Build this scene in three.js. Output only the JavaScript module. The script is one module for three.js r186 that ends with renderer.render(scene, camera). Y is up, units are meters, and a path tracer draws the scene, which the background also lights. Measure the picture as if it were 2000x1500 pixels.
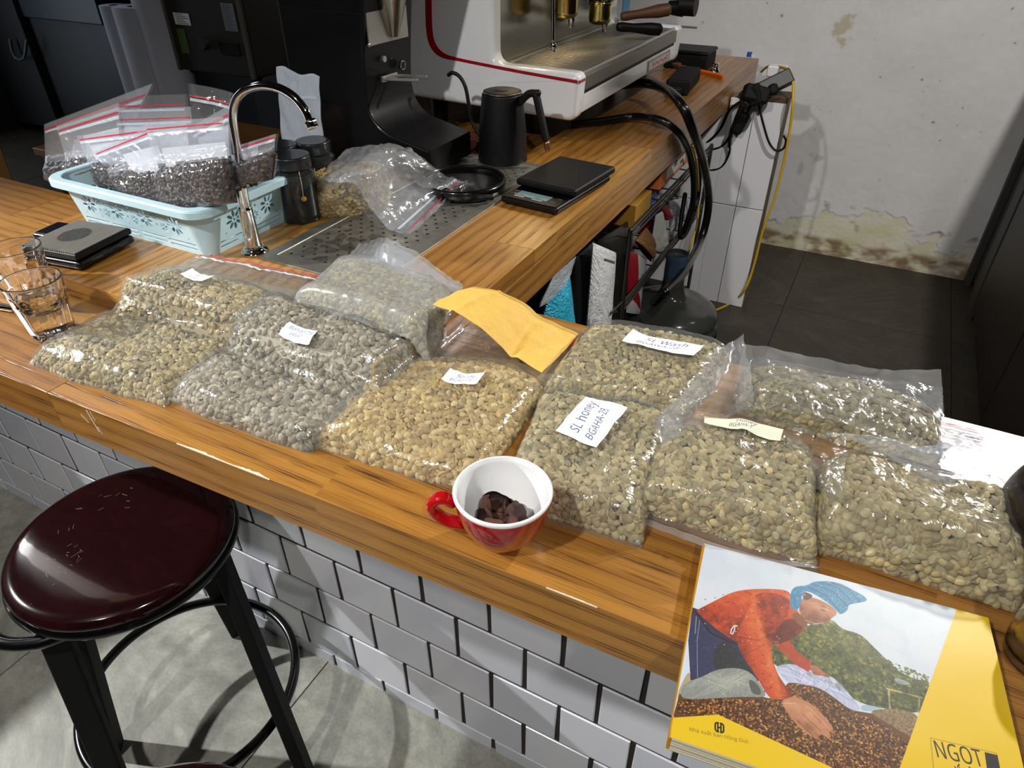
import * as THREE from 'three';
import { RoundedBoxGeometry } from 'three/addons/geometries/RoundedBoxGeometry.js';
import { mergeGeometries } from 'three/addons/utils/BufferGeometryUtils.js';
import { ImprovedNoise } from 'three/addons/math/ImprovedNoise.js';
import { RectAreaLightUniformsLib } from 'three/addons/lights/RectAreaLightUniformsLib.js';

// ---------------------------------------------------------------- camera, exposure, light
RectAreaLightUniformsLib.init();
const H = 0.765, K = H + 0.028, EYE = H + 0.52;          // bar top, raised counter top, camera height
const scene = new THREE.Scene();
scene.background = new THREE.Color(0x000000);
const camera = new THREE.PerspectiveCamera(2 * Math.atan(750 / 1337.08) * 180 / Math.PI, 4 / 3, 0.02, 40);
camera.position.set(0, EYE, 0);
camera.rotation.set(-0.619293, 0.481049, -0.001327, 'YXZ');
camera.updateMatrixWorld(true);
const renderer = new THREE.WebGLRenderer({ antialias: true });
renderer.toneMapping = THREE.LinearToneMapping;
renderer.toneMappingExposure = 0.84;
renderer.shadowMap.enabled = true;
const V = (x, y, z) => new THREE.Vector3(x, y, z);

// ceiling lamps: [x, y, z, target x, y, z, candela, cone (deg), penumbra, colour, size factor]
const LAMPS = [
  { name: 'ceiling_spotlight', label: 'black ceiling spotlight aimed at the back wall of the aisle', at: [0.60, 2.45, -1.25], to: [0.12, 0.45, -3.1], cd: 11, cone: 36, pen: 0.6, color: 0xfffaf4, radius: 1.6 },
  { name: 'ceiling_spotlight', label: 'black hanging spotlight beside the back wall, aimed at the bar', at: [0.62, 1.95, -2.35], to: [-0.15, 0.765, -0.55], cd: 17, cone: 36, pen: 0.5, color: 0xfffaf2, radius: 2.0 },
  { name: 'ceiling_spotlight', label: 'black ceiling spotlight above the front of the bar', at: [-0.75, 2.45, 0.85], to: [-0.75, 0.7, -0.4], cd: 11, cone: 50, pen: 0.6, color: 0xfffbf6, radius: 2.0 },
  { name: 'ceiling_spotlight', label: 'black hanging spotlight on the left beyond the stool', at: [-3.1, 2.12, 0.35], to: [-1.15, 0.5, -0.25], cd: 44, cone: 19, pen: 0.4, color: 0xffffff, radius: 1.5 },
  { name: 'ceiling_spotlight', label: 'black ceiling spotlight high above the camera side of the bar', at: [0.75, 2.5, 0.7], to: [0.05, 0.6, -0.5], cd: 6.5, cone: 36, pen: 0.6, color: 0xfffbf6, radius: 2.0 },
];

// ---------------------------------------------------------------- helpers
function rng(seed) { let a = seed >>> 0; return () => { a = (a + 0x6D2B79F5) >>> 0; let t = a; t = Math.imul(t ^ (t >>> 15), t | 1); t ^= t + Math.imul(t ^ (t >>> 7), t | 61); return ((t ^ (t >>> 14)) >>> 0) / 4294967296; }; }
const noiser = new ImprovedNoise();
const N3 = (x, y, z = 0) => noiser.noise(x, y, z);
const fbm = (x, y, z = 0, o = 4) => { let s = 0, a = 0.5; for (let i = 0; i < o; i++) { s += a * N3(x, y, z + i * 7.3); x *= 2.03; y *= 2.03; a *= 0.5; } return s; };
const sm = (a, b, t) => { t = Math.min(1, Math.max(0, (t - a) / (b - a))); return t * t * (3 - 2 * t); };
const clamp = (t, a = 0, b = 1) => Math.min(b, Math.max(a, t));
const lerp = (a, b, t) => a + (b - a) * t;
// where a pixel of the 2000x1500 photograph meets a level, a z-plane or an x-plane (used to measure places and sizes)
function ray(px, py) { return V((px - 1000) / 1337.08, -(py - 750) / 1337.08, -1).applyQuaternion(camera.quaternion); }
function G(px, py, y) { const r = ray(px, py), t = (y - EYE) / r.y; return V(r.x * t, y, r.z * t); }
function GZ(px, py, z) { const r = ray(px, py), t = z / r.z; return V(r.x * t, EYE + r.y * t, z); }
function GX(px, py, x) { const r = ray(px, py), t = x / r.x; return V(x, EYE + r.y * t, r.z * t); }

const used = new Map();
function numbered(name) { const n = used.get(name) || 0; used.set(name, n + 1); return n ? name + '_' + String(n).padStart(3, '0') : name; }
function tag(o, label, category, group) { o.userData.label = label; o.userData.category = category; if (group) o.userData.group = group; return o; }
function thing(name, label, category, pos = [0, 0, 0], turn = 0, group) {
  const o = new THREE.Group(); o.name = numbered(name); scene.add(o);
  o.position.set(...pos); o.rotation.y = turn; return tag(o, label, category, group);
}
function mesh(name, geo, mat, parent, label) {
  const g = Array.isArray(geo) ? mergeGeometries(geo.map(x => { const y = x.index ? x.toNonIndexed() : x; for (const k of Object.keys(y.attributes)) if (!['position', 'normal', 'uv'].includes(k)) y.deleteAttribute(k); return y; })) : geo;
  const m = new THREE.Mesh(g, mat); m.name = parent ? name : numbered(name);
  m.castShadow = m.receiveShadow = true; (parent || scene).add(m);
  if (label) m.userData.label = label; return m;
}
function struct(name, geo, mat, parent) { const m = mesh(name, geo, mat, parent); if (!parent) m.userData.kind = 'structure'; return m; }
const T = (g, x = 0, y = 0, z = 0) => g.translate(x, y, z);
function box(x0, y0, z0, x1, y1, z1, r = 0) {
  const w = x1 - x0, h = y1 - y0, d = z1 - z0;
  const g = r ? new RoundedBoxGeometry(w, h, d, 3, Math.min(r, w / 2.01, h / 2.01, d / 2.01)) : new THREE.BoxGeometry(w, h, d);
  return g.translate((x0 + x1) / 2, (y0 + y1) / 2, (z0 + z1) / 2);
}
function tube(pts, r, seg = 48, rs = 10, tension = 0.5) {
  const c = new THREE.CatmullRomCurve3(pts.map(p => p.isVector3 ? p : V(...p)), false, 'catmullrom', tension);
  const g = new THREE.TubeGeometry(c, seg, r, rs, false);
  const caps = [[pts[0], c.getTangent(0)], [pts[pts.length - 1], c.getTangent(1)]].map(([p]) => { const s = new THREE.SphereGeometry(r, rs, 6); p = p.isVector3 ? p : V(...p); return s.translate(p.x, p.y, p.z); });
  return mergeGeometries([g.toNonIndexed(), ...caps.map(s => s.toNonIndexed())]);
}
function bar(a, b, w, d, r = 0.002) {         // a straight bar of rectangular section between two points
  const A = a.isVector3 ? a : V(...a), B = b.isVector3 ? b : V(...b), L = A.distanceTo(B);
  const g = new RoundedBoxGeometry(w, L, d, 2, r);
  g.applyQuaternion(new THREE.Quaternion().setFromUnitVectors(V(0, 1, 0), B.clone().sub(A).normalize()));
  return g.translate((A.x + B.x) / 2, (A.y + B.y) / 2, (A.z + B.z) / 2);
}
function cyl(r0, r1, h, x, y, z, seg = 40) { return new THREE.CylinderGeometry(r1, r0, h, seg).translate(x, y + h / 2, z); }
function lathe(pts, seg = 64) { return new THREE.LatheGeometry(pts.map(p => new THREE.Vector2(Math.max(p[0], 1e-5), p[1])), seg); }
// a curve through profile points, for rounded lathes
function smooth2(pts, n = 40) { return new THREE.SplineCurve(pts.map(p => new THREE.Vector2(...p))).getPoints(n).map(p => [p.x, p.y]); }
// a slab from a polygon [[x, z], ...] between two heights
function slab(poly, y0, y1, bevel = 0.0015) {
  const s = new THREE.Shape(poly.map(p => new THREE.Vector2(p[0], -p[1])));
  const g = new THREE.ExtrudeGeometry(s, { depth: y1 - y0 - 2 * bevel, bevelEnabled: bevel > 0, bevelThickness: bevel, bevelSize: bevel, bevelOffset: -bevel, bevelSegments: 2, curveSegments: 24 });
  return g.rotateX(-Math.PI / 2).translate(0, y0 + bevel, 0);
}
// uv in metres by the face's main direction; u runs along the axis "along"
function boxUV(g, along = 'x', ou = 0, ov = 0) {
  if (g.index) g = g.toNonIndexed();
  const p = g.attributes.position, n = g.attributes.normal, uv = new Float32Array(p.count * 2);
  for (let i = 0; i < p.count; i++) {
    const P = { x: p.getX(i), y: p.getY(i), z: p.getZ(i) }, a = { x: Math.abs(n.getX(i)), y: Math.abs(n.getY(i)), z: Math.abs(n.getZ(i)) };
    const face = a.x > a.y && a.x > a.z ? 'x' : a.y > a.z ? 'y' : 'z';
    const axes = ['x', 'y', 'z'].filter(k => k !== face);
    let u, v;
    if (axes.includes(along)) { u = P[along]; v = P[axes.find(k => k !== along)]; } else { u = P[axes[0]] * 0.35; v = P[axes[1]] + 0.1; }
    uv[2 * i] = u + ou; uv[2 * i + 1] = v + ov;
  }
  g.setAttribute('uv', new THREE.BufferAttribute(uv, 2)); return g;
}
function gridGeo(nu, nv, f, flip = false) {     // a sheet from a function (u, v) -> Vector3
  const pos = new Float32Array((nu + 1) * (nv + 1) * 3), uv = new Float32Array((nu + 1) * (nv + 1) * 2), idx = [];
  for (let j = 0; j <= nv; j++) for (let i = 0; i <= nu; i++) { const k = j * (nu + 1) + i, P = f(i / nu, j / nv); pos[3 * k] = P.x; pos[3 * k + 1] = P.y; pos[3 * k + 2] = P.z; uv[2 * k] = i / nu; uv[2 * k + 1] = j / nv; }
  for (let j = 0; j < nv; j++) for (let i = 0; i < nu; i++) { const a = j * (nu + 1) + i, b = a + 1, c = a + nu + 1, d = c + 1; if (flip) idx.push(a, c, b, b, c, d); else idx.push(a, b, c, b, d, c); }
  const g = new THREE.BufferGeometry(); g.setAttribute('position', new THREE.BufferAttribute(pos, 3)); g.setAttribute('uv', new THREE.BufferAttribute(uv, 2)); g.setIndex(idx); g.computeVertexNormals(); return g;
}
// ---------------------------------------------------------------- textures
function dataTex(w, h, f, srgb = true, repeat = true) {
  const d = new Uint8Array(w * h * 4);
  for (let j = 0; j < h; j++) for (let i = 0; i < w; i++) { const c = f(i / w, j / h), k = 4 * (j * w + i); d[k] = clamp(c[0], 0, 255); d[k + 1] = clamp(c[1], 0, 255); d[k + 2] = clamp(c[2], 0, 255); d[k + 3] = 255; }
  const t = new THREE.DataTexture(d, w, h); t.magFilter = t.minFilter = THREE.LinearFilter; if (repeat) t.wrapS = t.wrapT = THREE.RepeatWrapping; if (srgb) t.colorSpace = THREE.SRGBColorSpace; t.needsUpdate = true; return t;
}
const grey = (w, h, f) => dataTex(w, h, (u, v) => { const g = f(u, v) * 255; return [g, g, g]; }, false);
function canvasTex(w, h, draw) { const c = document.createElement('canvas'); c.width = w; c.height = h; draw(c.getContext('2d'), w, h); const t = new THREE.CanvasTexture(c); t.colorSpace = THREE.SRGBColorSpace; return t; }
// text with Vietnamese marks drawn by hand over plain letters
function markText(ctx, str, x, y, size) {
  const plain = [...str.normalize('NFD')]; ctx.save(); ctx.lineWidth = size * 0.06; ctx.strokeStyle = ctx.fillStyle; ctx.lineCap = 'round'; let px = x, last = 0, up = 0;
  const seg = (...q) => { ctx.beginPath(); ctx.moveTo(q[0], q[1]); for (let i = 2; i < q.length; i += 2) ctx.lineTo(q[i], q[i + 1]); ctx.stroke(); };
  for (let c of plain) {
    const cx = px - last / 2, top = y - size * (up ? 0.84 : 0.64), s = size * 0.13;
    if (c === '\u0323') { ctx.beginPath(); ctx.arc(cx, y + size * 0.17, size * 0.055, 0, 7); ctx.fill(); continue; }
    if (c === '\u0300') { seg(cx - s, top - s * 1.6, cx, top - s * 0.7); continue; } if (c === '\u0301') { seg(cx + s * 1.2, top - s * 1.8, cx + s * 0.2, top - s * 0.9); continue; }
    if (c === '\u0302') { seg(cx - s, top, cx, top - s * 0.8, cx + s, top); continue; } if (c === '\u0306') { seg(cx - s, top - s * 0.7, cx - s * 0.5, top, cx + s * 0.5, top, cx + s, top - s * 0.7); continue; }
    let strike = false; if (c === 'đ') { c = 'd'; strike = 1; } if (c === 'Đ') { c = 'D'; strike = 2; }
    ctx.fillText(c, px, y); last = ctx.measureText(c).width; up = c !== c.toLowerCase(); if (strike) seg(strike === 1 ? px + last * 0.5 : px - last * 0.05, y - size * (strike === 1 ? 0.6 : 0.36), strike === 1 ? px + last : px + last * 0.4, y - size * (strike === 1 ? 0.6 : 0.36)); px += last;
  }
  ctx.restore(); return px - x;
}
const mixc = (a, b, t) => [lerp(a[0], b[0], t), lerp(a[1], b[1], t), lerp(a[2], b[2], t)];
// tileable noise on the unit square
const per = (u, v, f, s = 0) => { const a = u * 2 * Math.PI, b = v * 2 * Math.PI; return N3(Math.cos(a) * f / 6.28 + s, Math.sin(a) * f / 6.28 + Math.cos(b) * f / 6.28 * 1.3, Math.sin(b) * f / 6.28 * 1.3 + s * 1.7); };
// oak: u along the grain (1 m), v across (0.5 m)
function woodTone(u, v) {
  const wob = 0.020 * fbm(u * 2.2, v * 5, 3.1, 3) + 0.004 * N3(u * 9, v * 20, 8);
  const d = (v + wob) * 44 + 1.4 * fbm(u * 0.8, v * 3, 11, 2);
  const ring = Math.pow(0.5 + 0.5 * Math.sin(d * 6.283), 2.2);
  const pore = sm(0.08, 0.5, N3(u * 13, v * 640, 5)) * (0.25 + 0.75 * ring);
  const fine = 0.5 + 0.5 * N3(u * 22, v * 1100, 9);
  return { ring, pore, fine, big: fbm(u * 1.4, v * 4, 21, 3) };
}
function woodTex(light, mid, dark) {
  return dataTex(1536, 1024, (u, v) => { const t = woodTone(u, v * 0.5); let c = mixc(light, mid, clamp(0.30 + 0.45 * t.ring + 0.55 * t.big)); c = mixc(c, dark, clamp(0.74 * t.pore + 0.10 * t.fine)); return c; });
}
const woodMap = woodTex([190, 142, 68], [146, 101, 42], [64, 40, 17]);
const woodBump = grey(1024, 1024, (u, v) => { const t = woodTone(u, v * 0.5); return 0.8 - 0.6 * t.pore - 0.1 * t.ring; });
for (const t of [woodMap, woodBump]) t.repeat.set(1, 2);
const crinkleBump = grey(512, 512, (u, v) => { let s = 0; for (const [f, a] of [[9, .5], [19, .3], [41, .2]]) s += a * (1 - Math.abs(per(u, v, f, f)) * 2.2); return clamp(s); });
const speckBump = grey(512, 512, (u, v) => clamp(0.5 + 0.5 * per(u, v, 60, 2) + 0.25 * per(u, v, 130, 4)));
const std = (color, roughness = 0.6, metalness = 0, extra = {}) => new THREE.MeshStandardMaterial({ color, roughness, metalness, ...extra });
const phys = (o) => new THREE.MeshPhysicalMaterial(o);
const woodMat = [0xffffff, 0xece2d6, 0xf6ecdc, 0xe2d4c6].map(c => phys({ color: c, map: woodMap, roughness: 0.36, bumpMap: woodBump, bumpScale: 0.0007, clearcoat: 0.35, clearcoatRoughness: 0.22 }));
const M = {
  black: phys({ color: 0x09090a, roughness: 0.5, specularIntensity: 0.6 }), blackGloss: phys({ color: 0x070708, roughness: 0.25, clearcoat: 0.4, clearcoatRoughness: 0.12, specularIntensity: 0.5 }), blackMatte: phys({ color: 0x0b0b0c, roughness: 0.7, specularIntensity: 0.5 }), rubber: phys({ color: 0x070708, roughness: 0.5, specularIntensity: 0.6 }),
  steel: std(0xc4c1b8, 0.3, 0.9), steelDull: std(0x8d8a80, 0.42, 0.8), chrome: std(0xdedede, 0.07, 1), dark: std(0x1b1a19, 0.8), copper: std(0xc98a62, 0.3, 1), brass: std(0xd8c57a, 0.18, 1),
  white: phys({ color: 0xe9ebee, roughness: 0.22, clearcoat: 0.8, clearcoatRoughness: 0.06 }), redStripe: phys({ color: 0x9c0f1a, roughness: 0.3, clearcoat: 0.6 }),
  paper: std(0xf0f0f2, 0.85), grout: std(0x2b241d, 0.95),
  film: phys({ color: 0xf2f4f6, roughness: 0.12, transmission: 0.95, thickness: 0, ior: 1.5, side: THREE.DoubleSide, bumpMap: crinkleBump, bumpScale: 0.0006 }),
  filmMilky: phys({ color: 0xeef1f6, roughness: 0.2, transmission: 0.80, thickness: 0, ior: 1.5, side: THREE.DoubleSide }),
  filmZip: phys({ color: 0xf4f6fa, roughness: 0.2, transmission: 0.6, thickness: 0, ior: 1.5, side: THREE.DoubleSide }),
  zipRed: std(0xd42a3e, 0.4), zipWhite: phys({ color: 0xe6edf6, roughness: 0.3, transmission: 0.35, thickness: 0, side: THREE.DoubleSide }),
  glass: phys({ color: 0xffffff, roughness: 0.02, transmission: 1, thickness: 0.004, ior: 1.5 }), water: phys({ color: 0xffffff, roughness: 0.0, transmission: 1, thickness: 0.03, ior: 1.33 }),
};
// ---------------------------------------------------------------- the room
const ZW = -3.10, XR = 2.6, XL = -5.2, ZF = 3.0, YC = 2.85;
const concreteMap = dataTex(1024, 1024, (u, v) => { const b = 0.5 + 0.5 * per(u, v, 9, 1) * 1.6, m = per(u, v, 37, 3), f = per(u, v, 160, 5), s = sm(0.42, 0.6, per(u, v, 22, 9)); const g = 146 + 26 * (b - 0.5) + 16 * m + 12 * f + 16 * s; return [g, g, g * 0.955]; });
const concrete = phys({ map: concreteMap, color: 0xe6e6e0, roughness: 0.5 });
const shadedFloor = phys({ map: concreteMap, color: 0x6f665a, roughness: 0.6 });   // floor behind the bar: its dimness is put into a darker colour
{ // floor: large polished concrete tiles, joints 3 mm
  const floor = struct('floor', box(XL, -0.12, ZW - 0.1, XR, -0.004, ZF), std(0x2d2b28, 0.9));
  const R = rng(5), geos = new Map();
  for (let i = -9; i < 5; i++) for (let j = -6; j < 5; j++) {
    const x0 = -0.715 + i * 0.57, z0 = -0.56 + j * 0.66;
    const X0 = Math.max(x0, XL), X1 = Math.min(x0 + 0.57, XR), Z0 = Math.max(z0, ZW), Z1 = Math.min(z0 + 0.66, ZF);
    if (X1 - X0 < 0.02 || Z1 - Z0 < 0.02) continue;
    const g = boxUV(box(X0 + 0.0015, -0.02, Z0 + 0.0015, X1 - 0.0015, (R() - 0.5) * 0.0008, Z1 - 0.0015), 'x', R(), R());
    struct('floor_tile', g, Z1 < -0.4 ? shadedFloor : concrete, floor);
  }
}
// back wall: painted plaster, damp stains and peeled paint near the floor
const wallMap = dataTex(1000, 732, (u, v) => {
  const x = lerp(-1.6, 1.2, u), y = v * 2.05;
  let c = [226, 226, 228];
  const n1 = fbm(x * 3, y * 3, 1, 4), n2 = fbm(x * 14, y * 14, 4, 4), n3 = fbm(x * 40, y * 40, 6, 3);
  c = mixc(c, [206, 205, 201], clamp(0.35 + n1 * 1.1) * 0.8);
  c = c.map(k => k + n3 * 7);
  // the peeled zone: an irregular edge between 5 and 30 cm above the floor
  const edge = 0.17 + 0.15 * fbm(x * 4.5, 2.2, 9, 3) + 0.12 * n2 + 0.06 * Math.sin(x * 9 + 1);
  const peel = sm(0.0, 0.035, edge - y);
  let under = mixc([226, 222, 204], [208, 210, 166], clamp(0.5 + fbm(x * 7, y * 9, 2, 3) * 1.8));
  under = mixc(under, [224, 214, 196], sm(0.0, 0.35, fbm(x * 9, y * 6, 31, 3) + (x - 0.05) * 0.8));
  under = mixc(under, [160, 152, 110], sm(0.2, 0.45, fbm(x * 16, y * 16, 14, 3)) * 0.6);
  c = mixc(c, under, peel * 0.9);
  c = mixc(c, [112, 108, 96], sm(0.025, 0.0, Math.abs(edge - y)) * sm(0.1, 0.35, n2) * 0.6);
  const skirt = 0.055 + 0.03 * fbm(x * 8, 1, 3, 3);
  c = mixc(c, [124, 98, 72], sm(0.03, 0.0, y - skirt) * sm(-0.25, 0.3, fbm(x * 14, y * 22, 7, 3)) * 0.85);
  c = mixc(c, [72, 58, 44], sm(0.3, 0.5, fbm(x * 13, y * 26, 17, 3)) * sm(0.12, 0.02, y));
  // scuffs and dark flecks
  const sc = (sx, sy, rx, ry, col, k) => { const d = Math.hypot((x - sx) / rx, (y - sy) / ry) + 2.2 * n2 + 0.8 * n3; c = mixc(c, col, sm(1, 0.5, d) * k); };
  sc(-0.22, 0.90, 0.035, 0.06, [184, 174, 146], 0.7); sc(-0.19, 0.40, 0.03, 0.024, [178, 177, 170], 0.6); sc(-0.25, 0.36, 0.014, 0.03, [180, 180, 180], 0.5);
  c = mixc(c, [104, 100, 92], sm(0.6, 0.68, N3(x * 50, y * 50, 77)) * sm(0.1, 0.4, n1 + 0.15) * 0.8);
  return c;
}, true, false);
const wallBump = grey(1000, 732, (u, v) => { const x = lerp(-1.6, 1.2, u), y = v * 2.05; const n2 = fbm(x * 14, y * 14, 4, 4), edge = 0.17 + 0.15 * fbm(x * 4.5, 2.2, 9, 3) + 0.12 * n2 + 0.06 * Math.sin(x * 9 + 1); return clamp(0.75 - 0.35 * sm(0, 0.02, edge - y) + 0.2 * fbm(x * 25, y * 25, 3, 4) + 0.2 * fbm(x * 60, y * 60, 5, 2) * sm(0.4, 0.1, y)); });
{
  const g = box(-1.6, 0, ZW - 0.12, 1.2, 2.05, ZW); const p = g.attributes.position, uv = g.attributes.uv;
  for (let i = 0; i < p.count; i++) uv.setXY(i, (p.getX(i) + 1.6) / 2.8, p.getY(i) / 2.05);
  struct('wall_back', g, std(0xffffff, 0.85, 0, { map: wallMap, bumpMap: wallBump, bumpScale: 0.006 }));
}
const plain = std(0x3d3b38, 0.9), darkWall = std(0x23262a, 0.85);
struct('wall_back_left', box(XL, 0, ZW - 0.12, -1.6, YC, ZW), darkWall);
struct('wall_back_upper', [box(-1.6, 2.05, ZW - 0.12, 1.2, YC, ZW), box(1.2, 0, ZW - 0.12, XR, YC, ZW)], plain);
const DZ0 = -2.15, DZ1 = -0.85, DY = 2.1;                // daylight doorway in the left wall, outside the picture
struct('wall_left', [box(XL - 0.12, 0, ZW - 0.12, XL, YC, DZ0), box(XL - 0.12, 0, DZ1, XL, YC, ZF), box(XL - 0.12, DY, DZ0, XL, YC, DZ1)], darkWall);
{ const w = struct('window_1', box(XL - 0.11, 0.05, DZ0, XL - 0.09, DY, DZ1), std(0x222222, 0.5, 0, { emissive: 0xdfeaf8, emissiveIntensity: 0.9 }));
  const l = new THREE.RectAreaLight(0xdfeaf8, 0.9, DZ1 - DZ0 - 0.02, DY - 0.08); l.position.set(XL - 0.085, DY / 2 + 0.02, (DZ0 + DZ1) / 2); l.rotation.set(0, -Math.PI / 2, 0); l.name = 'window_daylight'; scene.add(l); }
struct('wall_right', box(XR, 0, ZW - 0.12, XR + 0.12, YC, ZF), plain);
struct('wall_front', box(XL - 0.12, 0, ZF, XR + 0.12, YC, ZF + 0.12), plain);
{ // pale ceiling panel lamp at the far left
  const t = thing('ceiling_panel_lamp', 'flat white ceiling panel lamp far left of the bar', 'lamp', [-4.0, YC, -1.6]);
  mesh('frame', [box(-0.42, -0.03, -0.47, 0.42, -0.001, -0.43), box(-0.42, -0.03, 0.43, 0.42, -0.001, 0.47), box(-0.42, -0.03, -0.43, -0.38, -0.001, 0.43), box(0.38, -0.03, -0.43, 0.42, -0.001, 0.43)], std(0xcccccc, 0.5), t);
  mesh('lamp_panel', box(-0.38, -0.022, -0.43, 0.38, -0.001, 0.43), std(0x222222, 0.5, 0, { emissive: 0xeaf0fa, emissiveIntensity: 3 }), t);
  const l = new THREE.RectAreaLight(0xeaf0fa, 0.6, 0.76, 0.86); l.position.set(0, -0.024, 0); l.rotation.set(-Math.PI / 2, 0, 0); l.name = 'panel_light'; t.add(l);
}
struct('ceiling', box(XL - 0.12, YC, ZW - 0.12, XR + 0.12, YC + 0.1, ZF + 0.12), std(0x3b3936, 0.9));
// low unseen partition added left of the stool to block light: its top edge bounds the patch of light on the floor
struct('added_partition', box(-2.12, 0, -0.62, -2.0, 0.92, 1.6), plain);

// ---------------------------------------------------------------- tiled pedestal of the bar
{
  const ZT = -0.546, wall = struct('wall_bar', box(-2.6, 0, -0.70, 0.62, H - 0.062, ZT - 0.006), M.grout);
  const R = rng(9), mats = [0xc9ccd6, 0xd2d4dc, 0xbfc3cd, 0xc5c6ce].map(c => phys({ color: c, roughness: 0.28, clearcoat: 0.4, clearcoatRoughness: 0.15 }));
  const P = 0.1225, Q = 0.1075, gap = 0.0075;
  const shapes = [0, 1, 2].map(k => { const s = new THREE.Shape([[-1, -1], [1, -1], [1, 1], [-1, 1]].map(([a, b]) => new THREE.Vector2(a * (P - gap) / 2 + (k - 1) * 0.0006 * b, b * (Q - gap) / 2))); return new THREE.ExtrudeGeometry(s, { depth: 0.0012, bevelEnabled: true, bevelThickness: 0.0014, bevelSize: 0.0018, bevelOffset: -0.0018, bevelSegments: 2 }); });
  for (let r = 0; r < 7; r++) {
    const yc = 0.035 - Q / 2 + r * Q + Q * 0; // the lowest row is cut by the floor
    for (let i = -19; i < 8; i++) {
      const xc = -0.265 + P * (i + (r % 2 ? 0.5 : 0)) + P / 2 - P / 2;
      const t = struct('tile', shapes[(i + r + 60) % 3], mats[Math.floor(R() * 4)], wall); t.position.set(xc + (R() - 0.5) * 0.0012, yc, ZT - 0.0052 + R() * 0.0008);
      t.rotation.set((R() - 0.5) * 0.006, (R() - 0.5) * 0.006, (R() - 0.5) * 0.006);
      if (r === 0) { t.scale.y = 0.36; t.position.y = 0.0175; }
    }
  }
}
// ---------------------------------------------------------------- wooden bar top and raised counter
const zFront = x => -0.378 - 0.0293 * (x + 0.035), ZB = -0.830;
{
  const b = thing('bar_counter', 'long varnished oak bar top covered with bags of coffee beans', 'counter', [0, 0, 0]);
  const R = rng(21), rows = [null, -0.475, -0.585, -0.705, ZB];
  for (let k = 0; k < 4; k++) {
    const cuts = [[-2.6, -1.34, -0.86, 0.03, 0.9], [-2.6, -1.9, -0.62, 0.35, 0.9], [-2.6, -1.15, -0.2, 0.9], [-2.6, -1.5, -0.47, 0.42, 0.9]][k];
    for (let i = 0; i + 1 < cuts.length; i++) {
      const x0 = cuts[i] + 0.0002, x1 = cuts[i + 1] - 0.0002, f = x => k === 0 ? zFront(x) : rows[k] - 0.0002, bk = rows[k + 1] + 0.0002;
      const g = boxUV(slab([[x0, f(x0)], [x1, f(x1)], [x1, bk], [x0, bk]], H - 0.062, H, 0.0008), 'x', R() * 3, R() * 3);
      mesh('plank', g, woodMat[(k + i * 3) % 4], b);
    }
  }
  // worn white chips along the front arris and scratches on the front face
  const chip = std(0xd9cdb4, 0.8), S = rng(4), chips = [];
  const strip = (x0, x1, w) => { const n = 14, pts = []; for (let i = 0; i <= n; i++) { const x = lerp(x0, x1, i / n); pts.push([x, zFront(x) + 0.0006]); } for (let i = n; i >= 0; i--) { const x = lerp(x0, x1, i / n); pts.push([x, zFront(x) - w * (0.3 + 0.7 * S()) * Math.sin(Math.PI * clamp(i / n, 0.06, 0.94))]); } return slab(pts, H - 0.001, H + 0.0003, 0); };
  chips.push(strip(-0.63, -0.545, 0.0028), strip(-0.545, -0.49, 0.0035), strip(-0.16, -0.11, 0.0012));
  for (const g of chips) mesh('worn_edge', g, chip, b, 'pale worn chip on the front edge');
  const sc = [];
  for (const [a, e, w] of [[[160, 800], [188, 848], .0016], [[168, 806], [180, 826], .001], [[152, 812], [168, 830], .0009], [[184, 838], [194, 852], .001]]) {
    const A = GZ(a[0], a[1], zFront(-0.95)), B = GZ(e[0], e[1], zFront(-0.95)); A.z = zFront(A.x) + 0.0003; B.z = zFront(B.x) + 0.0003; A.y = Math.min(A.y, H - 0.004); B.y = Math.max(B.y, H - 0.058); sc.push(bar(A, B, w, 0.0006, 0.0002));
  }
  for (const g of sc) mesh('scratch', g, chip, b, 'white scratch on the front face');
}
{
  const c = thing('raised_counter', 'raised oak side counter carrying the coffee machine and drip tray', 'counter', [0, 0, 0]);
  const R = rng(33), XE = -0.467, XA = -1.31, xs = [XA, -1.16, -1.0, -0.85, -0.64, -0.55, XE];
  for (let k = 0; k + 1 < xs.length; k++) {
    const cuts = [[-2.88, -1.9, -1.0, -0.5417], [-2.88, -2.3, -1.25, -0.5417], [-2.88, -1.62, -0.98, -0.5417], [-2.88, -1.9, -1.376, -0.749, -0.5417]][k === 3 ? 3 : k % 3];
    for (let i = 0; i + 1 < cuts.length; i++) {
      if (cuts[i] === -1.376) continue;                     // opening for the drip tray
      const g = boxUV(slab([[xs[k] + .0002, cuts[i] + .0002], [xs[k + 1] - .0002, cuts[i] + .0002], [xs[k + 1] - .0002, cuts[i + 1] - .0002], [xs[k] + .0002, cuts[i + 1] - .0002]], H, K, 0.0008), 'z', R() * 3, R() * 3);
      mesh('plank', g, woodMat[(k * 3 + i) % 4], c);
    }
  }
  for (const [a, e] of [[-2.88, -1.35], [-1.35, ZB - 0.0004]]) mesh('lower_board', boxUV(slab([[XA, a + .0002], [XE, a + .0002], [XE, e], [XA, e]], H - 0.06, H - 0.0004, 0.002), 'z', R() * 3, R() * 3), woodMat[1], c);
  // dark cabinet carcass beneath
  const cb = thing('cabinet_boards', 'dark cabinet boards below the side counter behind the packets', 'cabinet', [0, 0, 0]);
  mesh('carcass', [box(-1.28, 0, -2.86, -0.92, H - 0.061, -2.82), box(-1.28, 0, -2.82, -1.26, H - 0.061, -0.72), box(-0.94, 0, -2.82, -0.92, H - 0.061, -0.72), box(-0.92, 0.02, -2.82, -0.5, 0.04, -0.85)], M.dark, cb);
}
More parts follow.
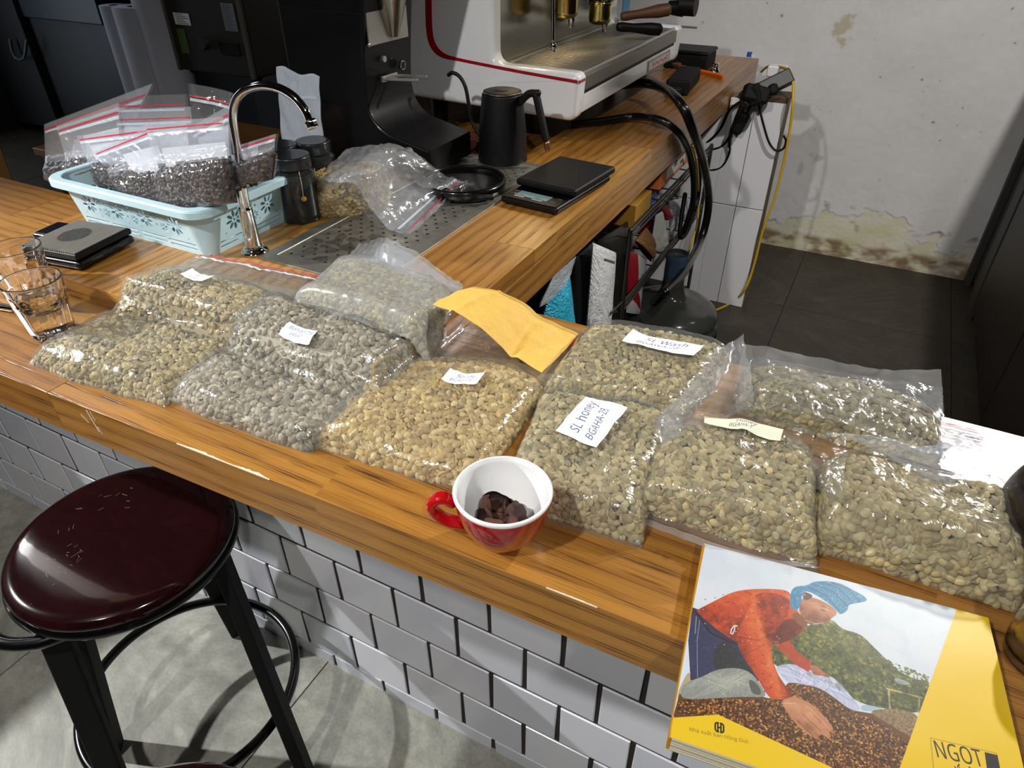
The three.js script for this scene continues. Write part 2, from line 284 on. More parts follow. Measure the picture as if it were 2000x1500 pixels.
{ // white tiled end panel below the far end of the counter
  const z = -2.45, wall = struct('wall_panel', [box(-0.92, 0, z - 0.09, -0.462, H - 0.062, z - 0.008), box(-0.462, 0, z - 0.09, -0.285, H - 0.022, z - 0.008)], std(0x6e6048, 0.9));
  const tm = phys({ color: 0xd9dade, roughness: 0.25, clearcoat: 0.5 });
  for (const [x0, x1] of [[-0.92, -0.68], [-0.678, -0.463], [-0.4626, -0.382], [-0.380, -0.287]]) for (const [y0, y1] of [[0.0, 0.384], [0.386, x1 < -0.46 ? H - 0.063 : H - 0.022]]) struct('tile', boxUV(box(x0, y0 + 0.001, z - 0.01, x1, y1, z, 0.0015)), tm, wall);
  struct('trim_1', box(-0.44, H - 0.022, z - 0.1, -0.283, H - 0.006, z + 0.002, 0.002), std(0x4d3a28, 0.7));
}
{ // dark cupboard along the right of the aisle
  const c = thing('dark_cupboard', 'tall dark cupboard at the right edge beside the aisle', 'cupboard', [0, 0, 0]);
  const dk = std(0x0e0e10, 0.6), br = phys({ color: 0x1c120d, roughness: 0.5 });
  mesh('carcass', box(0.49, 0.05, -3.06, 1.05, 1.24, -1.2, 0.004), dk, c);
  mesh('plinth', box(0.505, 0, -3.05, 1.05, 0.05, -1.22), M.dark, c);
  mesh('frame', [box(0.468, 0.0, -3.09, 0.492, 1.245, -3.045, .003), box(0.474, 0.0, -2.86, 0.492, 1.24, -2.74, .003), box(0.474, 1.19, -3.06, 0.492, 1.245, -1.2, .003)], std(0x3a3936, 0.6), c, 'dark grey upright frame strips');
  mesh('door', box(0.476, 0.06, -2.72, 0.492, 1.18, -1.98, .003), br, c, 'dark brown door'); mesh('door', box(0.476, 0.06, -1.97, 0.492, 1.18, -1.22, .003), br, c);
}
// ---------------------------------------------------------------- coffee beans and clear bags
const SH = 0.0275;
const support = (x, z) => H + SH * sm(-0.528, -0.555, z) * sm(-0.452, -0.480, x);   // the bar, with the step up to the raised counter
function beanGeo(seg = 14, rings = 10) {        // flat side up with a groove along it, about 1 unit long
  const g = new THREE.SphereGeometry(0.5, seg, rings).rotateZ(Math.PI / 2), p = g.attributes.position;
  for (let i = 0; i < p.count; i++) {
    let x = p.getX(i), y = p.getY(i), z = p.getZ(i) * 0.76;
    y *= y < 0 ? 0.64 : 0.36;
    const t = Math.abs(z) / 0.09; if (y > 0 && t < 1) y -= 0.21 * (1 - t * t) * sm(0.5, 0.36, Math.abs(x + 0.03 * Math.sin(z * 9)));
    p.setXYZ(i, x, y, z);
  }
  g.computeVertexNormals(); return g;
}
const beanHi = beanGeo(18, 14), beanLo = beanGeo(12, 8);
const GREEN = [[174, 160, 116], [158, 146, 104], [188, 174, 130], [152, 140, 102], [190, 172, 122], [166, 148, 102], [144, 128, 90]];
const TAN = [[198, 172, 112], [184, 158, 100], [208, 186, 132], [172, 144, 86], [196, 166, 98], [166, 138, 86]];
const GREY = [[156, 146, 122], [170, 160, 138], [142, 132, 110], [182, 172, 150], [150, 136, 108], [128, 118, 98]];
const PALE = [[176, 160, 116], [160, 144, 102], [190, 174, 132], [148, 134, 98], [184, 164, 112], [136, 122, 86]];
const ROAST = [[56, 37, 27], [46, 31, 23], [66, 44, 32], [38, 26, 20], [74, 50, 35]];
const beanMats = new Map();
const beanMat = c => { const k = c.join(); if (!beanMats.has(k)) beanMats.set(k, std(new THREE.Color(`rgb(${k})`), 0.62)); return beanMats.get(k); };
const beanStuffMat = std(0xffffff, 0.62), roastMat = std(0xffffff, 0.5);
// spots: [{p, n}] in the parent's frame; the nearest "single" of them become parts of their own
function fillBeans(parent, spots, pal, R, o = {}) {
  const size = o.size || 0.0103, M4 = new THREE.Matrix4(), q = new THREE.Quaternion(), qt = new THREE.Quaternion(), s = V(1, 1, 1), up = V(0, 1, 0);
  const place = sp => {
    q.setFromUnitVectors(up, sp.n);
    qt.setFromEuler(new THREE.Euler((R() - 0.5) * (o.tilt ?? 0.9), R() * 6.283, (R() - 0.5) * (o.tilt ?? 0.9) + (R() < 0.5 ? Math.PI : 0), 'YXZ'));
    q.multiply(qt); const k = size * (0.84 + 0.34 * R()); s.set(k, k * (0.9 + 0.25 * R()), k * (0.92 + 0.18 * R()));
  };
  const single = new Set();
  if (o.single) { const eye = V(0, EYE, 0).sub(parent.position); spots.map((sp, i) => [sp.deep ? 99 : sp.p.distanceTo(eye) - (sp.n.y - 0.8) * 0.05, i]).sort((a, b) => a[0] - b[0]).slice(0, o.single).forEach(x => single.add(x[1])); }
  const rest = spots.length - single.size, im = new THREE.InstancedMesh(beanLo, o.roast ? roastMat : beanStuffMat, rest);
  let k = 0; const col = new THREE.Color();
  spots.forEach((sp, i) => {
    place(sp); const c = pal[Math.floor(R() * pal.length)];
    if (single.has(i)) { const b = mesh('coffee_bean', beanHi, beanMat(c), parent); b.position.copy(sp.p); b.quaternion.copy(q); b.scale.copy(s); return; }
    M4.compose(sp.p, q, s); im.setMatrixAt(k, M4); const f = 0.88 + 0.24 * R(); im.setColorAt(k++, col.setRGB(clamp(c[0] * f / 255), clamp(c[1] * f / 255), clamp(c[2] * f / 255), THREE.SRGBColorSpace));
  });
  im.name = 'bean_filling'; im.userData.kind = 'stuff'; im.castShadow = im.receiveShadow = true; parent.add(im);
}
const segDist = (px, pz, a, b) => { const dx = b[0] - a[0], dz = b[1] - a[1], t = clamp(((px - a[0]) * dx + (pz - a[1]) * dz) / (dx * dx + dz * dz)); return [Math.hypot(px - a[0] - t * dx, pz - a[1] - t * dz), t]; };
const penStroke = (ctx, lines, w, h, col, size, tilt = -0.04) => { ctx.fillStyle = '#f3f4f8'; ctx.fillRect(0, 0, w, h); ctx.fillStyle = col; ctx.textAlign = 'center'; lines.forEach((l, i) => { ctx.save(); ctx.translate(w / 2, h * (0.42 + 0.33 * i) + (lines.length === 1 ? h * 0.12 : 0)); ctx.rotate(tilt * (i + 1)); ctx.font = `italic ${Math.round(size * (i ? 0.78 : 1))}px sans-serif`; ctx.fillText(l, (i ? -0.04 : 0.02) * w, 0); ctx.restore(); }); };
const noteMat = (lines, w, h, size, col = '#3c4a78', tint = 0xffffff) => std(tint, 0.85, 0, { map: canvasTex(w, h, ctx => penStroke(ctx, lines, w, h, col, size)) });

function lyingBag(o) {
  const [BL, BR, TR, TL] = o.corners, c = BL.clone().add(BR).add(TR).add(TL).multiplyScalar(0.25);
  const base = o.base || support, R = rng(o.seed);
  const g = thing(o.name || 'bag_of_coffee_beans', o.label, 'bag', [c.x, base(c.x, c.z), c.z]);
  const off = g.position.clone(), sd = o.seed * 1.37;
  const xz = (u, v) => {
    const b = o.bow || [0, 0, 0, 0];           // outward bow of the left, right, bottom and top edges (m)
    const P = BL.clone().multiplyScalar((1 - u) * (1 - v)).add(BR.clone().multiplyScalar(u * (1 - v))).add(TR.clone().multiplyScalar(u * v)).add(TL.clone().multiplyScalar((1 - u) * v));
    const ax = BR.clone().sub(BL).setY(0).normalize(), az = TL.clone().sub(BL).setY(0).normalize();
    P.addScaledVector(ax, -b[0] * (1 - u) * 4 * v * (1 - v) + b[1] * u * 4 * v * (1 - v)).addScaledVector(az, -b[2] * (1 - v) * 4 * u * (1 - u) + b[3] * v * 4 * u * (1 - u));
    P.x += 0.004 * N3(u * 4, v * 4, sd) ; P.z += 0.004 * N3(u * 4, v * 4, sd + 9);
    return P;
  };
  const mu = o.margin ?? 0.012, m0 = o.bottom ?? 0.012, vf = o.vf ?? 0.9, taper = o.taper ?? 0.2;
  const fillH = (u, v) => {
    const uu = (u - mu) / (1 - 2 * mu); if (uu <= 0 || uu >= 1) return 0;
    const top = vf + (o.topSlope || 0) * (u - 0.5) + 0.03 * N3(u * 3, 1.5, sd) - (o.topRound ?? 0.06) * Math.pow(2 * u - 1, 2);
    if (v <= m0 || v >= top) return 0;
    const eu = 1 - Math.pow(Math.abs(2 * uu - 1), o.pu ?? 7), e0 = clamp((v - m0) / (o.nose ?? 0.09)), e1 = clamp((top - v) / taper);
    let h = o.T * Math.sqrt(eu) * Math.sqrt(1 - (1 - e0) * (1 - e0)) * Math.sqrt(1 - Math.pow(1 - e1, 2));
    h *= 1 + 0.22 * N3(u * 3, v * 3, sd + 4);
    for (const [v0, w, k] of o.creases || []) h *= 1 - k * Math.exp(-Math.pow((v - v0 - 0.03 * N3(u * 3, 0, sd)) / w, 2));
    return h;
  };
  const lift = o.lift || (() => 0);
  const W = BL.distanceTo(BR), L = BL.distanceTo(TL), folds = [];
  for (let i = 0; i < (o.folds ?? 26); i++) { const u = R(), v = R() * 0.95, a = R() < 0.45 ? 1.57 + (R() - 0.5) : R() * 3.14, l = 0.12 + 0.3 * R(); folds.push([[u, v], [u + Math.cos(a) * l, v + Math.sin(a) * l], 0.0014 + 0.0042 * R() * R(), 0.008 + 0.016 * R()]); }
  for (const f of o.extraFolds || []) folds.push(f);
  const wrinkle = (u, v, flat) => {
    let w = 0; const x = u * W, z = v * L;
    for (const [a, b, A, wd] of folds) { const [d, t] = segDist(x, z, [a[0] * W, a[1] * L], [b[0] * W, b[1] * L]); if (d < wd) w += A * (1 - d / wd) * Math.sin(Math.PI * clamp(t, 0.04, 0.96)); }
    const r = 1 - Math.abs(N3(x * 55 + sd, z * 30, 3)) * 2;
    w += (flat ? (o.flapWrinkle ?? 0.0035) : 0.0010) * clamp(r) + 0.0012 * (0.5 + 0.5 * N3(x * 90, z * 90, sd));
    return w;
  };
  const edge = (u, v) => sm(0, 0.012, Math.min(u, 1 - u)) * sm(0, 0.012, v);
  const hAt = (u, v) => { const P = xz(u, v), h = fillH(u, v), e = edge(u, v); const near = Math.max(fillH(clamp(u - 0.02), v), fillH(clamp(u + 0.02), v), fillH(u, clamp(v - 0.02)), fillH(u, clamp(v + 0.02)), h); return [P, base(P.x, P.z) + 0.0016 + Math.max(h + 0.0036, near * 0.55) * (0.15 + 0.85 * e) * 1 + wrinkle(u, v, v > vf) * e + lift(u, v)]; };
  const film = o.film || M.film;
  const nu = 84, nv = Math.round(84 * Math.min(1.6, L / W));
  const top = gridGeo(nu, nv, (u, v) => { const [P, y] = hAt(u, v); P.y = y; return P.sub(off); });
  const uvm = top.attributes.uv; for (let i = 0; i < uvm.count; i++) uvm.setXY(i, uvm.getX(i) * W * 6, uvm.getY(i) * L * 6);
  mesh('bag_film', top, film, g);
  const bottom = gridGeo(24, 32, (u, v) => { const P = xz(u, v), l = lift(u, v); P.y = base(P.x, P.z) + 0.0008 + l * 0.93; return P.sub(off); }, true);
  mesh('bag_back_film', bottom, film, g);
  // beans: a solid core under one full layer of beans and a looser one below
  const du = 0.008 / W, dv = 0.008 / L, low = (u, v) => Math.min(fillH(u, v), fillH(u - du, v), fillH(u + du, v), fillH(u, v - dv), fillH(u, v + dv));
  const core = gridGeo(60, 80, (u, v) => { const P = xz(lerp(mu + du, 1 - mu - du, u), lerp(m0 + dv, Math.min(1 - dv, vf + 0.06), v)), h = low(lerp(mu + du, 1 - mu - du, u), lerp(m0 + dv, Math.min(1 - dv, vf + 0.06), v)); P.y = base(P.x, P.z) + 0.0006 + Math.max(0, h - 0.0062); return P.sub(off); });
  mesh('bean_core', core, beanMat(o.pal[3]), g);
  const spots = [], sp = 0.0067, rows = Math.round(L / sp), cols = Math.round(W / sp);
  const hf = (u, v) => { const P = xz(u, v); P.y = base(P.x, P.z) + fillH(u, v); return P; };
  for (const deep of [false, true]) for (let j = 0; j < rows; j++) for (let i = 0; i < cols; i++) {
    const u = (i + (j % 2) * 0.5 + (R() - 0.5) * 0.55) / cols, v = (j + (R() - 0.5) * 0.55) / rows, h = fillH(u, v);
    if (h < (deep ? 0.012 : 0.0042) || (deep && R() < 0.35)) continue;
    const e = 0.012, n = hf(u + e, v).sub(hf(u - e, v)).cross(hf(u, v + e).sub(hf(u, v - e))).normalize(); if (n.y < 0) n.negate();
    const P = hf(u, v); P.addScaledVector(n, -(deep ? 0.0075 : 0.0032)); P.y = Math.max(P.y, base(P.x, P.z) + 0.003);
    spots.push({ p: P.sub(off), n, deep });
  }
  // beans stacked up the steep sides
  const solve = (f, y, a, b) => { for (let i = 0; i < 18; i++) { const m = (a + b) / 2; if (f(m) < y) a = m; else b = m; } return b; };
  const side = (u, v, y) => { const e = 0.012, n = hf(clamp(u + e), v).sub(hf(clamp(u - e), v)).cross(hf(u, clamp(v + e)).sub(hf(u, clamp(v - e)))).normalize(); if (n.y < 0) n.negate(); const P = xz(u, v); P.y = base(P.x, P.z) + y; P.addScaledVector(n, -0.0022); P.y = Math.max(P.y, base(P.x, P.z) + 0.003); spots.push({ p: P.sub(off), n }); };
  for (let y = 0.0035, k = 0; y < o.T * 0.92; y += 0.0062, k++) {
    for (let i = 0; i < cols; i++) { const u = (i + 0.5 * (k % 2) + (R() - 0.5) * 0.5) / cols; if (fillH(u, m0 + 0.14) > y + 0.002) side(u, solve(v => fillH(u, v), y, m0, m0 + 0.14), y); }
    for (let j = 0; j < rows; j++) { const v = (j + 0.5 * (k % 2) + (R() - 0.5) * 0.5) / rows; for (const [a, b] of [[mu, 0.3], [1 - mu, 0.7]]) if (fillH(b, v) > y + 0.002) side(solve(u => fillH(u, v), y, a, b), v, y); }
  }
  fillBeans(g, spots, o.pal, R, { single: o.single, size: o.beanSize });
  // paper note lying on the film
  for (const nt of o.notes || []) {
    const eu = nt.w / W, ev = nt.h / L, ca = Math.cos(nt.turn || 0), sa = Math.sin(nt.turn || 0);
    const f = (s, t) => { const a = (s - 0.5) * nt.w, b = (t - 0.5) * nt.h, u = nt.u + (a * ca - b * sa) / W, v = nt.v + (a * sa + b * ca) / L; const [P, y] = hAt(u, v); let m = y; for (const d of [[.03, 0], [-.03, 0], [0, .03], [0, -.03]]) m = Math.max(m, hAt(clamp(u + d[0]), clamp(v + d[1]))[1] - 0.0022); P.y = m + 0.0016 + (nt.curl || 0.002) * Math.pow(2 * s - 1, 4); return P.sub(off); };
    mesh('paper_note', gridGeo(14, 10, f), nt.mat, g, nt.label);
  }
  if (o.zip) for (const [v0, wd, m, nm] of [[o.zip + 0.03, 0.0022, M.zipRed, 'zip_line'], [o.zip, 0.004, M.zipWhite, 'zip_track']]) mesh(nm, gridGeo(60, 2, (u, t) => { const [P, y] = hAt(lerp(0.01, 0.99, u), v0 + (t - 0.5) * wd / L); P.y = y + 0.0009; return P.sub(off); }), m, g);
  g.userData.hAt = undefined; delete g.userData.hAt;
  return { g, off, hAt, xz, fillH };
}
// a free sheet of film through rows of points, as part of a bag
function loft(rows, nu, nv, amp = 0.003, seed = 1, freq = 60, off = V(0, 0, 0)) {
  const curves = rows.map(r => new THREE.CatmullRomCurve3(r.map(p => p.isVector3 ? p : V(...p)), false, 'catmullrom', 0.4));
  const at = (u, v) => { const ps = curves.map(c => c.getPoint(u)); return new THREE.CatmullRomCurve3(ps, false, 'catmullrom', 0.4).getPoint(v); };
  const g0 = gridGeo(nu, nv, at), p = g0.attributes.position, n = g0.attributes.normal;
  for (let i = 0; i < p.count; i++) {
    const x = p.getX(i), y = p.getY(i), z = p.getZ(i); let w = 0;
    w += 1 - 2 * Math.abs(N3(x * freq + seed, y * freq * 0.6, z * freq * 0.5)); w += 0.5 * (1 - 2 * Math.abs(N3(x * freq * 2.3, y * freq * 2.3 + seed, z * freq * 1.7)));
    p.setXYZ(i, x + n.getX(i) * w * amp, y + n.getY(i) * w * amp, z + n.getZ(i) * w * amp);
  }
  g0.translate(-off.x, -off.y, -off.z); g0.computeVertexNormals(); return g0;
}
const bP = (...q) => q.map(([x, y, l]) => G(x, y, l ?? H + 0.004));
const AB = lyingBag({ seed: 3, label: 'long flat zip bag of green coffee beans beside the two glasses, leftmost on the bar', corners: bP([52, 708], [322, 792], [640, 548, K], [396, 502, K]), vf: 0.80, T: 0.026, taper: 0.16, pal: PALE, creases: [[0.43, 0.03, 0.35]], bow: [0.008, 0.004, 0.006, 0], zip: 0.95, topSlope: -0.06,
  notes: [{ u: 0.46, v: 0.66, w: 0.042, h: 0.020, turn: 0.0, mat: noteMat(['Wash', 'BGAWA'], 200, 100, 40, '#2f3f86'), label: 'small white handwritten note' }],
  extraFolds: [[[0.08, 0.16], [0.62, 0.10], 0.006, 0.022], [[0.55, 0.40], [1.0, 0.47], 0.005, 0.02], [[0.25, 0.62], [0.5, 0.45], 0.005, 0.018]] });
const CC = lyingBag({ seed: 7, label: 'flat bag of greyish green beans with a small note, beside the tan bag', corners: bP([320, 775], [606, 884], [838, 690, K], [545, 575, K]), vf: 0.98, T: 0.026, taper: 0.12, pal: GREY, creases: [[0.40, 0.03, 0.3]], bow: [0.0, 0.006, 0.006, 0],
  notes: [{ u: 0.47, v: 0.60, w: 0.044, h: 0.022, mat: noteMat(['Banao ng', 'Gesah'], 200, 100, 38, '#2f3f86'), label: 'small white handwritten note' }],
  extraFolds: [[[0.1, 0.55], [0.3, 0.75], 0.006, 0.02], [[0.35, 0.35], [0.5, 0.52], 0.006, 0.018], [[0.75, 0.6], [0.95, 0.95], 0.006, 0.02], [[0.05, 0.32], [0.9, 0.40], 0.003, 0.015]] });
const E_ = lyingBag({ seed: 12, label: 'wide bag of yellow tan beans with an empty clear end, behind the red cup', corners: bP([586, 862], [935, 962], [1150, 645], [872, 640]), vf: 0.70, T: 0.024, taper: 0.2, pal: TAN, topSlope: -0.05, topRound: 0.12, bow: [0.006, 0.0, 0.004, 0], single: 300, beanSize: 0.0108, flapWrinkle: 0.004,
  base: (x, z) => H + SH * sm(-0.528, -0.555, z) * sm(-0.462, -0.478, x),
  notes: [{ u: 0.58, v: 0.45, w: 0.046, h: 0.021, mat: noteMat(['Sonay', 'BGAwa-e'], 200, 100, 38, '#2f3f86'), label: 'small white handwritten note', curl: 0.004 }],
  extraFolds: [[[0.2, 0.02], [0.3, 0.16], 0.007, 0.012], [[0.25, 0.35], [0.62, 0.58], 0.004, 0.02], [[0.85, 0.35], [0.8, 0.62], 0.004, 0.012]] });
const F_ = lyingBag({ seed: 17, label: 'bag of green beans with the note SL Wash at the back edge of the bar', corners: bP([1052, 768], [1345, 822], [1442, 694], [1150, 640]), vf: 0.99, T: 0.03, taper: 0.1, pal: GREEN, bow: [0, 0, 0, 0],
  notes: [{ u: 0.60, v: 0.62, w: 0.088, h: 0.037, turn: -0.02, mat: noteMat(['SL Wash', 'BGAWA-28-'], 400, 168, 62, '#4a5066'), label: 'white note reading SL Wash' }] });
const G_ = lyingBag({ seed: 23, label: 'bag of green beans with the note SL honey just right of the red cup', corners: bP([968, 985], [1250, 1068], [1335, 820], [1055, 768]), vf: 0.99, T: 0.03, taper: 0.1, pal: GREEN.concat(PALE.slice(0, 3)), single: 300, bottom: 0.03,
  notes: [{ u: 0.46, v: 0.62, w: 0.078, h: 0.047, turn: 1.36, mat: noteMat(['SL honey', 'BGAHA-28'], 400, 240, 76, '#41507a'), label: 'white note reading SL honey' }] });
const H_ = lyingBag({ seed: 29, label: 'plump bag of green beans with a tape strip reading Honey, above the book', corners: bP([1236, 1003], [1598, 1118], [1585, 872], [1285, 842]), vf: 0.95, T: 0.04, taper: 0.16, pal: GREEN.concat(TAN.slice(2, 3)), single: 300, bottom: 0.05, beanSize: 0.0107,
  notes: [{ u: 0.52, v: 0.80, w: 0.085, h: 0.019, turn: -0.06, mat: noteMat(['Honey', 'BGAHA-1'], 400, 90, 40, '#4a5a5a', 0xe9ecd2), label: 'pale masking tape reading Honey' }] });
const I_ = lyingBag({ seed: 31, label: 'bag of green beans with its clear mouth standing upright at the back right', corners: bP([1432, 800], [1835, 925], [1842, 812], [1445, 735]), vf: 0.99, T: 0.04, taper: 0.2, pal: GREEN, nose: 0.2, topSlope: -0.1 });
const J_ = lyingBag({ seed: 37, label: 'bulging bag of green beans with a twisted neck, right behind the book', corners: bP([1578, 1070], [1998, 1196], [1965, 985], [1585, 905]), vf: 0.97, T: 0.056, taper: 0.3, pal: GREEN.concat(PALE.slice(0, 2)), single: 300, nose: 0.25, beanSize: 0.0115, topRound: 0.03,
  notes: [{ u: 0.52, v: 0.90, w: 0.062, h: 0.012, turn: 0.02, mat: noteMat(['BGAMA 10  24-25'], 300, 60, 32, '#333c66'), label: 'narrow white note with handwriting' }] });
const D_ = lyingBag({ seed: 41, label: 'bag of olive green beans lying on the raised counter beside the drip tray', corners: bP([572, 592, K + 0.012], [842, 690, K + 0.004], [905, 562, K], [700, 484, K]), vf: 0.80, T: 0.032, taper: 0.2, pal: [[150, 140, 96], [166, 154, 106], [138, 130, 92], [122, 116, 82], [176, 160, 108]], base: (x, z) => support(x, z) + 0.018 * sm(-0.69, -0.60, z), lift: (u, v) => 0.03 * sm(0.78, 1, v) * sm(0, 0.3, u) * sm(1, 0.4, u) , film: M.filmMilky, flapWrinkle: 0.004 });
// free film: the folded mouth of the honey bag, the standing mouth of the back right bag, the twisted neck of the front right bag
{
  const p = (x, y, h) => G(x, y, H + h);
  mesh('bag_mouth', loft([[p(1292, 872, .035), p(1340, 850, .035), p(1420, 852, .03)], [p(1285, 820, .03), p(1345, 800, .05), p(1420, 815, .03)], [p(1345, 765, .05), p(1400, 760, .075), p(1465, 778, .04)], [p(1400, 690, .07), p(1425, 672, .085), p(1445, 655, .08)]], 40, 50, 0.004, 2, 45, H_.off), M.filmMilky, H_.g, 'crumpled folded mouth');
  mesh('bag_mouth', loft([[p(1400, 850, .03), p(1480, 862, .035), p(1585, 872, .03)], [p(1415, 800, .012), p(1490, 820, .018), p(1590, 850, .02)], [p(1440, 775, .006), p(1510, 800, .006), p(1590, 838, .008)]], 40, 24, 0.003, 4, 60, H_.off), M.film, H_.g);
  // bottom seam flap over the book
  mesh('bag_seam', loft([[p(1240, 1004, .004), p(1400, 1060, .006), p(1500, 1088, .013), p(1562, 1098, .018)], [p(1236, 1015, .003), p(1398, 1075, .005), p(1500, 1102, .014), p(1606, 1108, .018)]], 50, 6, 0.0012, 6, 60, H_.off), M.filmMilky, H_.g, 'milky bottom seam');
  mesh('bag_seam', loft([[p(1215, 985, .012), p(1232, 1020, .008), p(1238, 1050, .006)], [p(1222, 985, .018), p(1243, 1025, .012), p(1252, 1068, .006)]], 20, 6, 0.001, 8, 60, G_.off), M.filmMilky, G_.g);


  const q = (x, y, z) => GZ(x, y, z);
  const z1 = p(1440, 742, 0).z - 0.005, z2 = p(1840, 820, 0).z;
  mesh('bag_mouth', loft([[q(1440, 745, z1 + .01), q(1560, 765, z1 + .012), q(1700, 800, z2 + .01), q(1838, 840, z2 + .01)], [q(1446, 705, z1), q(1560, 730, z1), q(1700, 755, z2), q(1841, 780, z2)], [q(1456, 668, z1), q(1600, 696, z1), q(1725, 718, z2), q(1838, 719, z2)]], 60, 24, 0.004, 12, 30, I_.off), M.filmMilky, I_.g, 'upright clear mouth of the bag');
  mesh('bag_mouth', loft([[p(1442, 800, .03), p(1560, 810, .05), p(1700, 850, .045), p(1835, 925, .02)], [p(1440, 765, .045), p(1560, 775, .055), p(1710, 800, .05), p(1842, 870, .05)], [q(1470, 700, z1 + .02), q(1600, 735, z1 + .02), q(1720, 745, z2 + .02), q(1840, 760, z2 + .012)]], 60, 24, 0.004, 14, 40, I_.off), M.film, I_.g);
  // twisted neck: sheets gathered at the twist, then a flare
  const tw = p(1835, 876, .066);
  const fan = (pts, s) => mesh('bag_neck', loft([pts.map((_, i) => tw.clone().add(V(0.004 * Math.cos(i * 2.1), 0.002 * i - .003, 0.004 * Math.sin(i * 2.1)))), pts.map(a => a.clone().lerp(tw, 0.55).add(V(0, 0.004, 0))), pts], 36, 26, 0.003, s, 60, J_.off), M.filmMilky, J_.g);
  fan([p(1884, 838, .09), p(1912, 846, .085), p(1936, 862, .065), p(1915, 900, .04), p(1945, 950, .03), p(1966, 998, .02)], 21);
  fan([p(1600, 850, .055), p(1650, 850, .06), p(1720, 880, .062), p(1790, 920, .055), p(1850, 960, .052)], 23);
  fan([p(1850, 975, .052), p(1900, 985, .045), p(1955, 1000, .03)], 25);
  mesh('bag_neck', loft([[p(1575, 985, .045), p(1600, 960, .058), p(1640, 980, .058)], [p(1580, 920, .045), p(1606, 890, .062), p(1650, 900, .06)], [p(1590, 862, .05), p(1610, 846, .066), p(1655, 850, .06)]], 24, 24, 0.004, 27, 60, J_.off), M.film, J_.g);
}
{ // flat empty zip bag behind the twisted bag
  const c = bP([1770, 850], [1925, 880], [1925, 838], [1770, 795]), o = c[0].clone().add(c[2]).multiplyScalar(0.5);
  const t = thing('zip_bag', 'flat empty zip bag with a red line on the pale wood at the right', 'bag', [o.x, H, o.z]);
  const f = dy => (u, v) => { const P = c[0].clone().multiplyScalar((1 - u) * (1 - v)).add(c[1].clone().multiplyScalar(u * (1 - v))).add(c[2].clone().multiplyScalar(u * v)).add(c[3].clone().multiplyScalar((1 - u) * v)); P.y = H + 0.002 + dy + 0.0015 * N3(u * 9, v * 9, 4); return P.sub(t.position); };
  mesh('bag_film', gridGeo(30, 20, f(0.002)), M.filmZip, t); mesh('bag_back_film', gridGeo(8, 8, f(0)), M.film, t);
  mesh('zip_line', gridGeo(30, 2, (u, v) => f(0.0035)(u * 0.98, 0.72 + v * 0.05)), M.zipRed, t); mesh('zip_track', gridGeo(30, 2, (u, v) => f(0.0033)(u * 0.98, 0.55 + v * 0.09)), M.zipWhite, t);
}
